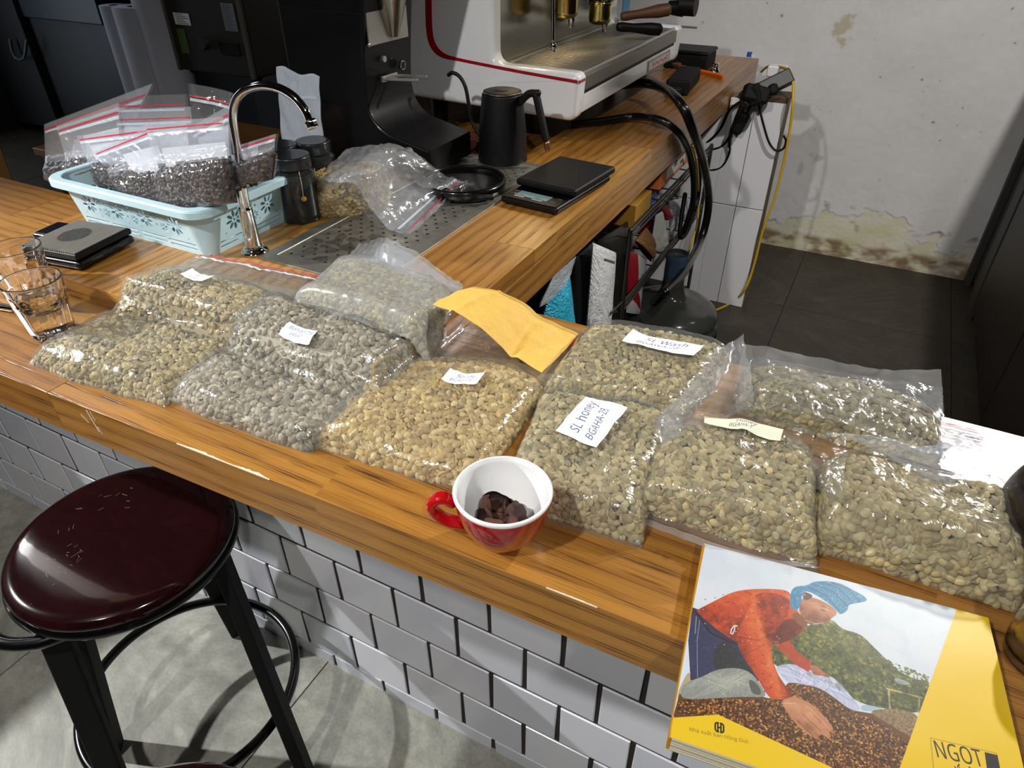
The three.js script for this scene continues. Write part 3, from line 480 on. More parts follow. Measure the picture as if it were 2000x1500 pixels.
// ---------------------------------------------------------------- cup of dried coffee cherry husks
{
  const c = G(983, 1046, H), t = thing('coffee_cup', 'red coffee cup with a white inside holding dried dark coffee cherries', 'cup', [c.x, H, c.z]);
  const R0 = 0.0475, h = 0.064;
  const red = phys({ color: 0xb00d12, roughness: 0.18, clearcoat: 1, clearcoatRoughness: 0.05 }), wht = phys({ color: 0xf2f3f4, roughness: 0.18, clearcoat: 0.8, clearcoatRoughness: 0.05 });
  mesh('cup_body', lathe([[0, 0.0008], [0.019, 0.0008], [0.021, 0], [0.0235, 0.0], [0.025, 0.002], ...smooth2([[0.0255, 0.004], [0.034, 0.015], [0.0415, 0.032], [0.0458, 0.05], [R0 - 0.0006, h - 0.003]], 30)], 96), red, t);
  mesh('cup_lining', lathe([[R0 - 0.0007, h - 0.004], [R0 + 0.0002, h - 0.0012], [R0 - 0.0012, h + 0.0006], [R0 - 0.0032, h + 0.0002], ...smooth2([[R0 - 0.0042, h - 0.004], [0.0415, 0.045], [0.0372, 0.028], [0.030, 0.014], [0.021, 0.0075], [0, 0.006]], 30)], 96), wht, t, 'white glazed inside and rim');
  const d = V(880 - 985, 0, 0); const dir = G(862, 990, H + 0.05).sub(G(983, 990, H + 0.05)).setY(0).normalize();
  const ear = [[0.0486, 0.0478], [0.055, 0.0525], [0.0635, 0.0515], [0.069, 0.043], [0.0655, 0.033], [0.055, 0.0225], [0.0402, 0.0182]].map(([r, y]) => V(dir.x * r, y, dir.z * r));
  const eg = tube(ear, 0.0053, 60, 14); { const p = eg.attributes.position, s = V(-dir.z, 0, dir.x); for (let i = 0; i < p.count; i++) { const k = p.getX(i) * s.x + p.getZ(i) * s.z; p.setXYZ(i, p.getX(i) + s.x * k * 0.5, p.getY(i), p.getZ(i) + s.z * k * 0.5); } eg.computeVertexNormals(); }
  mesh('handle', eg, red, t);
  // dried cherries: dark round ones and split brown husks
  const R = rng(77), mats = [std(0x241d1b, 0.55), std(0x3b211a, 0.75), std(0x4a2c20, 0.8), std(0x2c1a16, 0.7), std(0x5a3626, 0.85)];
  const whole = (s) => { const g = new THREE.SphereGeometry(1, 26, 20), p = g.attributes.position; for (let i = 0; i < p.count; i++) { const x = p.getX(i), y = p.getY(i), z = p.getZ(i), a = Math.atan2(z, x); const k = 1 + 0.06 * Math.sin(a * 7 + y * 3 + s) + 0.12 * N3(x * 2 + s, y * 2, z * 2); p.setXYZ(i, x * k, y * 0.86 * k, z * k); } g.computeVertexNormals(); return g; };
  const husk = (s) => { const outer = (d) => (u, v) => { const a = lerp(-1.9, 1.9, u), b = lerp(-1.45, 1.5, v), k = (1 + d) * (1 + 0.16 * N3(u * 5 + s, v * 5, s)) * (v > 0.85 ? 1 - 0.5 * (v - 0.85) * Math.abs(Math.sin(u * 12 + s)) * 4 : 1); return V(Math.cos(b) * Math.cos(a) * k * 0.72, Math.sin(b) * 1.18 * k, Math.cos(b) * Math.sin(a) * k * 0.72); }; return mergeGeometries([gridGeo(16, 14, outer(0)), gridGeo(16, 14, outer(-0.12), true)]); };
  const wg = [whole(1), whole(5), whole(9)], hg = [husk(2), husk(6), husk(11), husk(15)];
  const SPOT = ['right', 'front right', 'front', 'front left', 'left', 'back left', 'back', 'back right', 'far right'], lay = [];
  for (let i = 0; i < 9; i++) { const a = i * 0.698 + R() * 0.4; lay.push([Math.cos(a) * 0.0195, 0.0185, Math.sin(a) * 0.0195]); }
  for (let i = 0; i < 4; i++) { const a = i * 1.57 + R(); lay.push([Math.cos(a) * 0.0085, 0.0175, Math.sin(a) * 0.0085]); }
  for (let i = 0; i < 8; i++) { const a = i * 0.785 + R() * 0.5; lay.push([Math.cos(a) * (0.013 + 0.006 * R()), 0.030 + 0.004 * R(), Math.sin(a) * (0.013 + 0.006 * R())]); }
  lay.forEach((q, i) => {
    const w = i < 9 && i % 3 === 0, o = thing('dried_cherry', (w ? 'round blackish dried coffee cherry ' : 'split brown coffee cherry husk ') + (i < 9 ? 'low at the ' + SPOT[i] : i < 13 ? 'deep in the middle, ' + SPOT[(i - 9) * 2] : 'on top of the heap, ' + SPOT[i - 13]) + ' of the red cup', 'dried cherry', [c.x + q[0] - dir.x * 0.001 - 0.002, H + q[1], c.z + q[2] + 0.003], 0, 'dried cherries in the cup');
    const m = mesh('skin', w ? wg[i % 3] : hg[i % 4], mats[w ? (i % 2 ? 0 : 3) : 1 + i % 4], o), s = (w ? 0.0105 : 0.0125) * (0.85 + 0.3 * R()); m.scale.setScalar(s); m.rotation.set(R() * 6, R() * 6, R() * 6);
  });
}
// ---------------------------------------------------------------- yellow paper envelope resting across the bags
{
  const l = H + 0.045, a = G(845, 595, K + 0.042), b = G(1058, 728, H + 0.012), c = G(1130, 652, H + 0.012), d = G(925, 560, K + 0.040);
  const o = a.clone().add(c).multiplyScalar(0.5), t = thing('paper_envelope', 'creased yellow kraft paper envelope lying over the bag ends', 'envelope', [o.x, o.y, o.z]);
  const sh = dy => (u, v) => {
    const P = a.clone().multiplyScalar((1 - u) * (1 - v)).add(b.clone().multiplyScalar(u * (1 - v))).add(c.clone().multiplyScalar(u * v)).add(d.clone().multiplyScalar((1 - u) * v));
    const k = Math.abs(u - 0.66 + 0.12 * (v - 0.5)), k2 = Math.abs(u - 0.2 - 0.05 * v);
    P.y += dy * Math.sin(Math.PI * clamp(v, 0.02, 0.98)) + 0.012 * Math.sin(Math.PI * Math.min(1, u * 1.5)) - 0.006 * Math.max(0, 1 - k / 0.06) * (1 - v * 0.7) + 0.002 * Math.max(0, 1 - k2 / 0.03) + 0.0025 * N3(u * 5, v * 4, 2);
    return P.sub(o);
  };
  const m = std(0xf0cc6c, 0.72, 0, { side: THREE.DoubleSide, bumpMap: speckBump, bumpScale: 0.0003, map: dataTex(256, 256, (u, v) => { const n = 10 * per(u, v, 40, 3) + 8 * per(u, v, 9, 6); return [246 + n, 236 + n, 214 + n]; }) });
  mesh('front_sheet', gridGeo(60, 36, sh(0.004)), m, t); mesh('back_sheet', gridGeo(60, 36, sh(-0.003), true), m, t);
  mesh('side_seam', [gridGeo(60, 2, (u, v) => sh(0.0052)(u, 0.93 + v * 0.06))], m, t);
  const tab = [G(1085, 668, H + 0.008), G(1120, 672, H + 0.008)];
  const q = thing('red_tag', 'small red tag sticking out below the yellow envelope', 'tag', [G(1108, 675, H).x, H + 0.006, G(1108, 675, H).z], 0.5);
  mesh('tag_card', new RoundedBoxGeometry(0.026, 0.0012, 0.016, 2, 0.0005), std(0xc62a22, 0.6), q);
}
// ---------------------------------------------------------------- two fluted glasses and a steel straw
function makeGlass(name, label, pos, water) {
  const t = thing(name, label, 'glass', pos), h = 0.088;
  // one closed wall: outer face with flutes, rounded rim, inner face, thick foot
  const prof = [[0, 0.0012], [0.012, 0.0012], [0.0245, 0.0006], [0.0268, 0.0012], [0.0278, 0.004]];
  for (let i = 1; i <= 44; i++) prof.push([lerp(0.0278, 0.0384, i / 44), lerp(0.004, h - 0.0012, i / 44)]);
  prof.push([0.0386, h - 0.0004], [0.0382, h + 0.0006], [0.0374, h + 0.0009], [0.0366, h + 0.0005], [0.0363, h - 0.0006]);
  for (let i = 1; i <= 30; i++) prof.push([lerp(0.0362, 0.0246, i / 30), lerp(h - 0.002, 0.010, i / 30)]);
  prof.push([0.022, 0.0082], [0.012, 0.0072], [0, 0.007]);
  const flute = (y, a) => { const v = y / h; return 0.0017 * (Math.abs(Math.cos(a * 6)) - 0.55) * (1 - sm(0.60, 0.66, v)) * sm(0.03, 0.10, v) + 0.0014 * sm(0.66, 0.71, v) * (1 - sm(0.78, 0.84, v)) * (Math.abs(Math.cos(a * 6)) - 0.5) + 0.0006 * Math.exp(-Math.pow((v - 0.645) / 0.014, 2)); };
  const body = gridGeo(144, prof.length - 1, (u, v) => { const k = Math.round(v * (prof.length - 1)), [r, y] = prof[k], a = u * Math.PI * 2, f = k > 4 && k < 46 ? flute(y, a) : 0; return V(Math.cos(a) * (r + f), y, -Math.sin(a) * (r + f)); });
  mesh('glass_body', body, M.glass, t);
  mesh('rim', new THREE.TorusGeometry(0.0374, 0.0009, 8, 90).rotateX(Math.PI / 2).translate(0, h + 0.0004, 0), M.glass, t);
  if (water) mesh('water', lathe([[0, 0.0071], [0.012, 0.0073], [0.0219, 0.0083], [0.0245, 0.0101], [0.0296, 0.0465], [0.0290, 0.0455], [0.0, 0.0452]], 64), M.water, t);
  return t;
}
{
  const a = G(107, 652, H), b = G(72, 585, H);
  makeGlass('water_glass', 'fluted drinking glass half filled with water, at the bar end', [a.x, H, a.z], true);
  makeGlass('water_glass', 'empty fluted drinking glass standing behind the one with water', [b.x - 0.003, H, b.z], false);
  const s0 = G(-60, 590, H + 0.006), s1 = G(34, 604, H + 0.006), o = thing('steel_tube', 'polished steel tube with a black tip lying left of the glasses', 'tube', [s1.x, H + 0.006, s1.z]);
  const d = s0.clone().sub(s1);
  mesh('shaft', tube([V(0, 0, 0).addScaledVector(d, 0.08), d], 0.0055, 8, 18), M.chrome, o); mesh('tip', tube([V(0, 0, 0), d.clone().multiplyScalar(0.1)], 0.0048, 6, 16), M.black, o);
}
// ---------------------------------------------------------------- the book
{
  const th = 0.017, yb = H + 0.0006, yt = yb + th, TL = G(1375, 1062, yt), TR = G(1930, 1207, yt), BL = G(1308, 1440, yt);
  const ax = TR.clone().sub(TL).setY(0), w = ax.length(); ax.normalize(); const az = V(-ax.z, 0, ax.x); if (az.dot(BL.clone().sub(TL)) < 0) az.negate();
  const hgt = BL.clone().sub(TL).dot(az) * 1.0;
  const t = thing('book', 'large yellow paperback with a photo of a woman spreading coffee beans', 'book', [TL.x, yb, TL.z]);
  const sk = BL.clone().sub(TL).dot(ax) / hgt;                       // slight skew of the loose cover
  const P = (u, v) => V(0, 0, 0).addScaledVector(ax, u * w + v * hgt * sk).addScaledVector(az, v * hgt);
  const toUV = (px, py) => { const q = G(px, py, yt).sub(TL), b = q.dot(az) / hgt, a = (q.dot(ax) - b * hgt * sk) / w; return [a, b]; };
  const CW = 1500, CH = Math.round(1500 * hgt / w);
  const art = canvasTex(CW, CH, ctx => {
    const R = rng(88), X = ([a, b]) => [a * CW, b * CH], pt = (x, y) => X(toUV(1280 + x * 0.36, 1050 + y * 0.36));   // x, y measured on a 2000-wide view of the cover
    const poly = (pts, fill, curve = true) => { const q = pts.map(a => pt(...a)); ctx.beginPath(); if (!curve) q.forEach((a, i) => i ? ctx.lineTo(...a) : ctx.moveTo(...a)); else { const m = (a, b) => [(a[0] + b[0]) / 2, (a[1] + b[1]) / 2]; ctx.moveTo(...m(q[q.length - 1], q[0])); q.forEach((a, i) => { const e = m(a, q[(i + 1) % q.length]); ctx.quadraticCurveTo(a[0], a[1], e[0], e[1]); }); } ctx.closePath(); if (fill) { ctx.fillStyle = fill; ctx.fill(); } };
    const inPoly = (pts, f) => { ctx.save(); poly(pts, null); ctx.clip(); f(); ctx.restore(); };
    const blob = (x, y, r, c, sq = 1) => { const [a, b] = pt(x, y); ctx.fillStyle = c; ctx.beginPath(); ctx.ellipse(a, b, r, r * sq, R() * 3, 0, 7); ctx.fill(); };
    const line = (pts, c, wd) => { ctx.strokeStyle = c; ctx.lineWidth = wd; ctx.lineCap = 'round'; ctx.beginPath(); pts.map(a => pt(...a)).forEach((a, i) => i ? ctx.lineTo(...a) : ctx.moveTo(...a)); ctx.stroke(); };
    ctx.fillStyle = '#d9e4ef'; ctx.fillRect(0, 0, CW, CH);
    for (let i = 0; i < 500; i++) { const x = R() * 1700, y = R() * 900; blob(x, y, 30 + 60 * R(), `rgba(${225 + 20 * R() | 0},${233 + 14 * R() | 0},${243 + 8 * R() | 0},0.12)`); }
    // hillside trees
    const treesP = [[600, 560], [700, 560], [800, 480], [900, 470], [960, 440], [1010, 500], [1110, 520], [1180, 590], [1240, 650], [1310, 720], [1380, 760], [1500, 790], [1480, 900], [1430, 960], [1250, 930], [1100, 900], [900, 760], [640, 720]];
    poly(treesP, '#55602f');
    inPoly(treesP, () => { for (let i = 0; i < 2600; i++) { const x = 580 + 920 * R(), y = 430 + 540 * R(), k = R(); const sun = clamp(1 - (y - 440 - (x - 900) * 0.5) / 260) * R(); const g = k < 0.4 ? [44, 52, 26] : k < 0.75 ? [86, 98, 44] : [148, 146, 66]; const c = mixc(g, [206, 186, 96], sun * 0.6); blob(x, y, 4 + 9 * R(), `rgba(${c.map(v => v | 0)},0.75)`, 0.6); } });
    for (let i = 0; i < 260; i++) { const s = R(), x = lerp(820, 1480, s), y = lerp(470, 790, Math.pow(s, 0.9)) - 12 + (R() - 0.5) * 40; blob(x, y, 2 + 6 * R(), `rgba(${70 + 60 * R() | 0},${80 + 50 * R() | 0},50,0.8)`); }
    line([[1255, 820], [1445, 870]], '#c9b26a', 9); line([[1265, 822], [1272, 930]], '#c2b184', 9); line([[1432, 870], [1428, 950]], '#b9a776', 9);
    poly([[1120, 900], [1250, 930], [1180, 945], [1110, 940]], '#a9c4d6'); poly([[1290, 760], [1340, 770], [1400, 800], [1310, 800]], '#9fb2a8');
    // back legs of the net and ground
    poly([[120, 840], [180, 720], [190, 760], [400, 900], [120, 900]], '#b8ac86');
    poly([[100, 960], [130, 850], [560, 860], [640, 880], [720, 790], [800, 780], [900, 820], [1080, 940], [1200, 960], [1440, 1000], [1440, 1200], [1300, 1300], [600, 1300], [100, 1000]], '#6a4018', false);
    poly([[200, 380], [480, 480], [560, 600], [560, 780], [190, 775], [178, 560]], '#2f3150', false);
    // jeans
    poly([[200, 410], [240, 440], [330, 520], [430, 590], [490, 690], [560, 760], [190, 770], [185, 640], [178, 560]], '#35375a', false);
    inPoly([[200, 410], [240, 440], [330, 520], [430, 590], [490, 690], [560, 760], [190, 770], [178, 560]], () => { poly([[300, 560], [560, 560], [560, 780], [330, 780]], '#2d3034'); for (let i = 0; i < 300; i++) blob(180 + 380 * R(), 420 + 360 * R(), 2 + 6 * R(), `rgba(${60 + 50 * R() | 0},${64 + 50 * R() | 0},${100 + 60 * R() | 0},0.25)`); });
    line([[240, 450], [226, 560], [228, 760]], 'rgba(210,215,235,0.6)', 3); line([[222, 430], [215, 520]], 'rgba(220,225,240,0.6)', 4);
    // beans heap
    const heapA = [[100, 960], [130, 875], [280, 870], [480, 880], [640, 880], [720, 800], [800, 790], [880, 830], [960, 870], [1080, 950], [1180, 980], [1300, 1050], [1420, 1180], [1300, 1260], [900, 1260], [600, 1130], [380, 1000], [240, 965]];
    poly(heapA, '#5a3416');
    inPoly(heapA, () => { for (let i = 0; i < 5200; i++) { const x = 90 + 1340 * R(), y = 780 + 490 * R(), k = R(), n = 0.5 + 0.5 * N3(x / 110, y / 110, 4); const c = k < 0.3 ? [48, 26, 14] : k < 0.65 + 0.2 * n ? [172, 110, 48] : [222, 166, 84]; blob(x, y, 3 + 4 * R(), `rgb(${c.map(v => v * (0.7 + 0.45 * n) | 0)})`, 0.65); } });
    poly([[1150, 940], [1300, 925], [1440, 960], [1440, 1120], [1330, 1050], [1210, 980]], '#8d7450'); inPoly([[1150, 940], [1300, 925], [1440, 960], [1440, 1120], [1330, 1050], [1210, 980]], () => { for (let i = 0; i < 700; i++) blob(1140 + 300 * R(), 920 + 200 * R(), 1.5 + 3 * R(), R() < 0.5 ? '#a98d62' : '#6d5636'); });
    // nets
    poly([[130, 870], [150, 790], [250, 760], [330, 715], [450, 705], [530, 740], [590, 830], [600, 870], [500, 865], [380, 870], [200, 880]], '#8e938f');
    inPoly([[130, 870], [150, 790], [250, 760], [330, 715], [450, 705], [530, 740], [590, 830], [600, 870], [380, 870], [200, 880]], () => { for (let i = 0; i < 160; i++) line([[120 + 480 * R(), 700 + 60 * R()], [120 + 480 * R(), 800 + 90 * R()]], `rgba(${190 + 40 * R() | 0},${195 + 35 * R() | 0},190,0.25)`, 2); poly([[500, 760], [560, 800], [580, 860], [520, 850]], '#5d5f58'); });
    poly([[640, 700], [740, 680], [830, 720], [940, 740], [1010, 800], [1080, 880], [1120, 940], [1060, 940], [960, 860], [880, 810], [780, 790], [720, 790], [690, 760]], '#c5cce6');
    inPoly([[640, 700], [740, 680], [830, 720], [940, 740], [1010, 800], [1120, 940], [1060, 940], [960, 860], [880, 810], [720, 790]], () => { for (let i = 0; i < 120; i++) line([[640 + 400 * R(), 680 + 60 * R()], [760 + 360 * R(), 780 + 160 * R()]], R() < 0.4 ? 'rgba(130,140,200,0.4)' : 'rgba(240,244,255,0.5)', 2.5); });
    // far arm and hand
    poly([[640, 560], [720, 540], [760, 610], [850, 680], [830, 730], [760, 690], [660, 600]], '#b93d18', false); poly([[835, 690], [880, 695], [905, 725], [950, 748], [945, 760], [900, 748], [860, 748], [845, 720]], '#b9724c');
    // jacket body
    const body = [[215, 400], [235, 390], [330, 340], [430, 290], [560, 278], [690, 282], [735, 300], [770, 400], [815, 470], [800, 520], [720, 560], [650, 590], [560, 560], [440, 570], [400, 545], [320, 490]];
    poly(body, '#cf4a1c'); inPoly(body, () => { poly([[640, 480], [740, 430], [830, 480], [700, 600], [600, 600]], '#7d2a14'); for (let i = 0; i < 90; i++) { const x = 220 + 560 * R(), y = 280 + 300 * R(); line([[x, y], [x + 60 * R(), y + 60 * R() - 10]], R() < 0.55 ? 'rgba(120,30,10,0.25)' : 'rgba(250,130,70,0.25)', 3 + 5 * R()); } });
    line([[218, 402], [300, 520], [400, 566], [440, 575]], '#2b2119', 12);
    const tones = (q, n, x0, x1, y0, y1, dark, lite, f) => inPoly(q, () => { for (let i = 0; i < n; i++) { const x = lerp(x0, x1, R()), y = lerp(y0, y1, R()), k = f(x, y) + 0.35 * N3(x / 40, y / 40, 3); blob(x, y, 8 + 20 * R(), k > 0 ? `rgba(${lite},${Math.min(.10, k * .16)})` : `rgba(${dark},${Math.min(.12, -k * .2)})`, 0.7); } });
    tones(body, 900, 210, 820, 270, 600, '70,14,4', '255,150,80', (x, y) => (400 - y + (x - 480) * 0.18) / 120);
    const arm = [[540, 300], [640, 300], [735, 330], [725, 420], [640, 520], [625, 600], [650, 720], [700, 800], [745, 850], [720, 872], [640, 885], [600, 850], [540, 740], [480, 660], [435, 560], [450, 500], [500, 400]];
    poly(arm, '#d2501f'); inPoly(arm, () => { for (let i = 0; i < 90; i++) { const x = 440 + 300 * R(), y = 300 + 580 * R(); line([[x, y], [x + 70 * R() - 10, y + 26 * R() - 16]], R() < 0.5 ? 'rgba(130,36,12,0.32)' : 'rgba(246,132,70,0.3)', 3 + 5 * R()); } line([[640, 520], [560, 560], [445, 540]], 'rgba(110,28,8,0.5)', 8); line([[470, 640], [560, 600], [630, 560]], 'rgba(110,28,8,0.4)', 7); });
    tones(arm, 1100, 430, 750, 290, 890, '84,18,4', '255,160,90', (x, y) => (x - (470 + (y - 400) * 0.36)) / 120 * (x < 560 + (y - 400) * .3 ? 1 : -1) + .15);
    for (let i = 0; i < 110; i++) { const x = 250 + 480 * R(), y = 290 + 560 * R(); if (y < 590 || (x > 480 + (y - 590) * 0.45 && x < 640 + (y - 590) * 0.35)) blob(x, y, 3.2, R() < 0.75 ? '#5f1d12' : '#f0b090'); }
    line([[425, 480], [412, 500], [408, 520], [418, 525], [428, 505], [432, 478], [445, 480]], '#eceae6', 6);
    // hand in the beans
    poly([[675, 885], [745, 862], [800, 880], [850, 905], [900, 950], [960, 1025], [965, 1050], [935, 1050], [955, 1085], [930, 1090], [895, 1060], [880, 1095], [850, 1085], [800, 1050], [760, 1010], [720, 960]], '#c98a62'); line([[800, 960], [900, 1055]], '#9a5f3e', 4); line([[830, 930], [940, 1050]], '#9a5f3e', 4); line([[770, 990], [860, 1085]], '#9a5f3e', 4); line([[700, 900], [760, 900]], '#e0aa84', 6);
    // face, scarf
    poly([[790, 330], [830, 320], [900, 340], [980, 390], [985, 420], [965, 430], [940, 455], [905, 462], [880, 470], [830, 465], [800, 440], [775, 400]], '#bd7c56'); poly([[770, 400], [830, 465], [815, 500], [770, 470], [735, 420]], '#8f5436'); poly([[900, 440], [945, 425], [955, 455], [900, 465]], '#a86549');
    line([[905, 372], [935, 384], [948, 392]], '#3a221a', 6); line([[900, 392], [925, 402]], '#2a1812', 6); line([[868, 440], [895, 447]], '#7c3a2c', 5); line([[930, 420], [945, 432]], '#8a5238', 5); poly([[795, 295], [830, 300], [860, 320], [820, 345], [800, 330]], '#5b4a40'); blob(803, 310, 12, '#b87650');
    const scarf = [[735, 290], [760, 265], [820, 262], [860, 238], [940, 236], [1010, 250], [1080, 290], [1130, 315], [1155, 345], [1100, 355], [1045, 365], [1045, 395], [1000, 425], [975, 385], [900, 330], [830, 290], [795, 300], [790, 360], [770, 400], [735, 390], [730, 340]];
    poly(scarf, '#3f8fb8'); inPoly(scarf, () => { for (let i = 0; i < 900; i++) blob(725 + 430 * R(), 230 + 200 * R(), 1.5 + 2.5 * R(), R() < 0.5 ? 'rgba(28,80,118,0.5)' : 'rgba(150,208,230,0.5)'); for (const [a, b] of [[[830, 270], [1000, 400]], [[860, 255], [1040, 370]], [[900, 245], [1060, 340]], [[960, 248], [1110, 350]]]) line([a, [(a[0] + b[0]) / 2 + 10, (a[1] + b[1]) / 2 - 20], b], 'rgba(24,70,104,0.7)', 6); });
    tones([[790, 330], [980, 390], [985, 420], [940, 455], [880, 470], [800, 440], [775, 400]], 260, 770, 990, 310, 470, '80,40,24', '240,180,140', (x, y) => (400 - y + (x - 860) * .5) / 70);
    tones([[675, 885], [800, 880], [965, 1050], [930, 1090], [850, 1085], [720, 960]], 220, 670, 970, 860, 1095, '110,60,34', '250,200,160', (x, y) => (980 - y + (x - 800) * .6) / 90);
    tones(treesP, 700, 600, 1500, 440, 950, '16,22,8', '220,205,120', (x, y) => N3(x / 70, y / 60, 9) * 1.6 - (y - 700) / 300);
    // yellow fields
    const Y = '#f7cf0c';
    poly([[1635, 385], [1830, 430], [2300, 1800], [1310, 1290]], Y, false); poly([[60, 980], [340, 962], [960, 1250], [960, 1700], [40, 1500]], Y, false);
    poly([[100, 984], [340, 962], [960, 1252], [940, 1270], [60, 1200]], Y, false);
    // emblem and publisher line
    const along = (x, y, f) => { const [a, b] = pt(x, y), [c, d] = pt(x + 60, y + 13); ctx.save(); ctx.translate(a, b); ctx.rotate(Math.atan2(d - b, c - a)); f(); ctx.restore(); };
    along(347, 1032, () => { ctx.strokeStyle = '#1a1708'; ctx.lineWidth = 7; ctx.beginPath(); ctx.moveTo(-5, -22); ctx.quadraticCurveTo(-19, -22, -19, -8); ctx.lineTo(-19, 8); ctx.quadraticCurveTo(-19, 22, -5, 22); ctx.moveTo(5, -22); ctx.quadraticCurveTo(19, -22, 19, -8); ctx.lineTo(19, 8); ctx.quadraticCurveTo(19, 22, 5, 22); ctx.moveTo(-7, -18); ctx.lineTo(-7, 18); ctx.moveTo(7, -18); ctx.lineTo(7, 18); ctx.moveTo(-7, 0); ctx.lineTo(7, 0); ctx.stroke(); });
    along(345, 1085, () => { ctx.fillStyle = '#8a7410'; ctx.font = '25px sans-serif'; markText(ctx, 'Nhà xuất bản Hồng Đức', -135, 0, 25); });
    // title box
    line([[1492, 1088], [1850, 1172], [1905, 1420], [1515, 1330], [1492, 1088]], '#b99a10', 4);
    const [p1, p2, p3] = [toUV(1280 + 1520 * .36, 1050 + 1190 * .36), toUV(1280 + 1750 * .36, 1050 + 1240 * .36), 0].map(q => q && X(q));
    ctx.save(); ctx.translate(...p1); ctx.rotate(Math.atan2(p2[1] - p1[1], p2[0] - p1[0])); ctx.fillStyle = '#2a2407'; ctx.font = '104px sans-serif'; ctx.scale(0.72, 1.05); markText(ctx, 'NGỌT', 0, 0, 104); markText(ctx, 'ĐẮNG', 10, 124, 104); ctx.restore();
    poly([[1785, 1165], [1855, 1182], [1875, 1290], [1800, 1270]], '#1b1914', false);
    poly([[88, 1000], [150, 640], [270, 40], [262, 40], [62, 1100], [80, 1110]], '#c98d12', false);
  });
  const top = gridGeo(40, 30, (u, v) => { const q = P(u, v); q.y = th + 0.0006 * N3(u * 3, v * 3, 5) + 0.0004; return q; }); { const uv = top.attributes.uv; for (let i = 0; i < uv.count; i++) uv.setY(i, 1 - uv.getY(i)); }
  const idx = top.index.array; for (let i = 0; i < idx.length; i += 3) { const k = idx[i + 1]; idx[i + 1] = idx[i + 2]; idx[i + 2] = k; } top.computeVertexNormals();
  mesh('cover', top, phys({ map: art, color: 0xd8d8d8, roughness: 0.42, clearcoat: 0.25, clearcoatRoughness: 0.3, side: THREE.DoubleSide }), t, 'printed cover with a photo and yellow fields');
  const quad = (u0, v0, u1, v1) => [P(u0, v0), P(u1, v0), P(u1, v1), P(u0, v1)].map(q => [q.x, q.z]);
  const pages = []; for (let i = 0; i < 9; i++) pages.push(slab(quad(0.006, 0.004, 0.992 - 0.003 * ((i * 7) % 3), 1.004 - 0.003 * ((i * 5) % 4)), 0.0008 + i * 0.00176, 0.0008 + (i + 1) * 0.00176 - 0.0002, 0.0001));
  mesh('page_block', pages, std(0xb9b39c, 0.95), t, 'grey page edges');
  mesh('spine', slab(quad(-0.004, 0, 0.005, 1), 0.0002, th, 0.0008), std(0xc08a14, 0.5), t); mesh('back_cover', slab(quad(0, 0, 1, 1), 0, 0.0007, 0), std(0xe8c010, 0.5), t);
}
// ---------------------------------------------------------------- right edge: glass jar and round dark pot
{
  const a = G(2034, 1278, H + 0.01), t = thing('glass_jar', 'clear glass jar cut by the right edge beside the book', 'jar', [a.x, H, a.z]);
  mesh('glass_body', lathe([[0, 0.001], [0.02, 0], [0.026, 0.004], [0.028, 0.02], [0.0285, 0.05], [0.024, 0.062], [0.021, 0.066], [0.019, 0.062], [0.0255, 0.048], [0.025, 0.02], [0.022, 0.006], [0, 0.005]], 48), M.glass, t);
  const b = G(2100, 1034, H + 0.04), p = thing('dark_pot', 'round dark brown pot at the right edge of the bar', 'pot', [b.x, H, b.z]);
  mesh('pot_body', lathe([[0, 0], [0.05, 0], [0.056, 0.004], ...smooth2([[0.06, 0.02], [0.064, 0.05], [0.06, 0.075], [0.052, 0.086]], 20), [0.048, 0.086], [0.048, 0.07], [0, 0.068]], 64), phys({ color: 0x1c1310, roughness: 0.35, clearcoat: 0.4 }), p);
}
// ---------------------------------------------------------------- bar stools
function makeStool(label) {
  const y = 0.515, t = thing('bar_stool', label, 'stool', [0, 0, 0]);
  const seatMap = dataTex(512, 512, (u, v) => { const k = 0.5 + 0.5 * N3(u * 60, v * 5, 3) * 0.6 + 0.25 * fbm(u * 9, v * 3, 8, 3); return mixc([16, 4, 7], [40, 9, 13], clamp(k)); });
  const R = rng(12), sr = 0.158;
  mesh('seat', lathe([[0, y - 0.028], [0.12, y - 0.028], [sr - 0.006, y - 0.026], [sr - 0.001, y - 0.020], [sr, y - 0.015], [sr - 0.002, y - 0.009], ...smooth2([[sr - 0.006, y - 0.005], [sr - 0.016, y - 0.001], [sr - 0.034, y - 0.0004], [sr - 0.06, y - 0.0008], [0.04, y - 0.0018], [0, y - 0.002]], 40)], 120), phys({ map: seatMap, roughness: 0.14, clearcoat: 1, clearcoatRoughness: 0.04 }), t);
  mesh('seat_rim', lathe([[sr - 0.02, y - 0.034], [sr + 0.001, y - 0.034], [sr + 0.004, y - 0.028], [sr + 0.0015, y - 0.021], [sr - 0.001, y - 0.020]], 120), M.blackGloss, t, 'black metal ring below the seat');
  const sc = []; for (let i = 0; i < 46; i++) { const a = 1.5 + 2.6 * R(), r = 0.05 + 0.09 * R(), b = R() * 3.14, l = 0.003 + 0.022 * R() * R(), x = Math.cos(a) * r, z = Math.sin(a) * r; sc.push(bar([x, y - 0.0008, z], [x + Math.cos(b) * l, y - 0.0008, z + Math.sin(b) * l], 0.00022, 0.0004, 0.00008)); }
  { const m = mesh('scratches', sc, std(0x857c7e, 0.7), t, 'fine pale scratches'); m.userData.kind = 'stuff'; }
  return t;
}
const SC = V(-0.84, 0, -0.352);
const stool = makeStool('round dark red stool with black legs and a blue sticker, tucked under the bar');
stool.position.copy(SC);
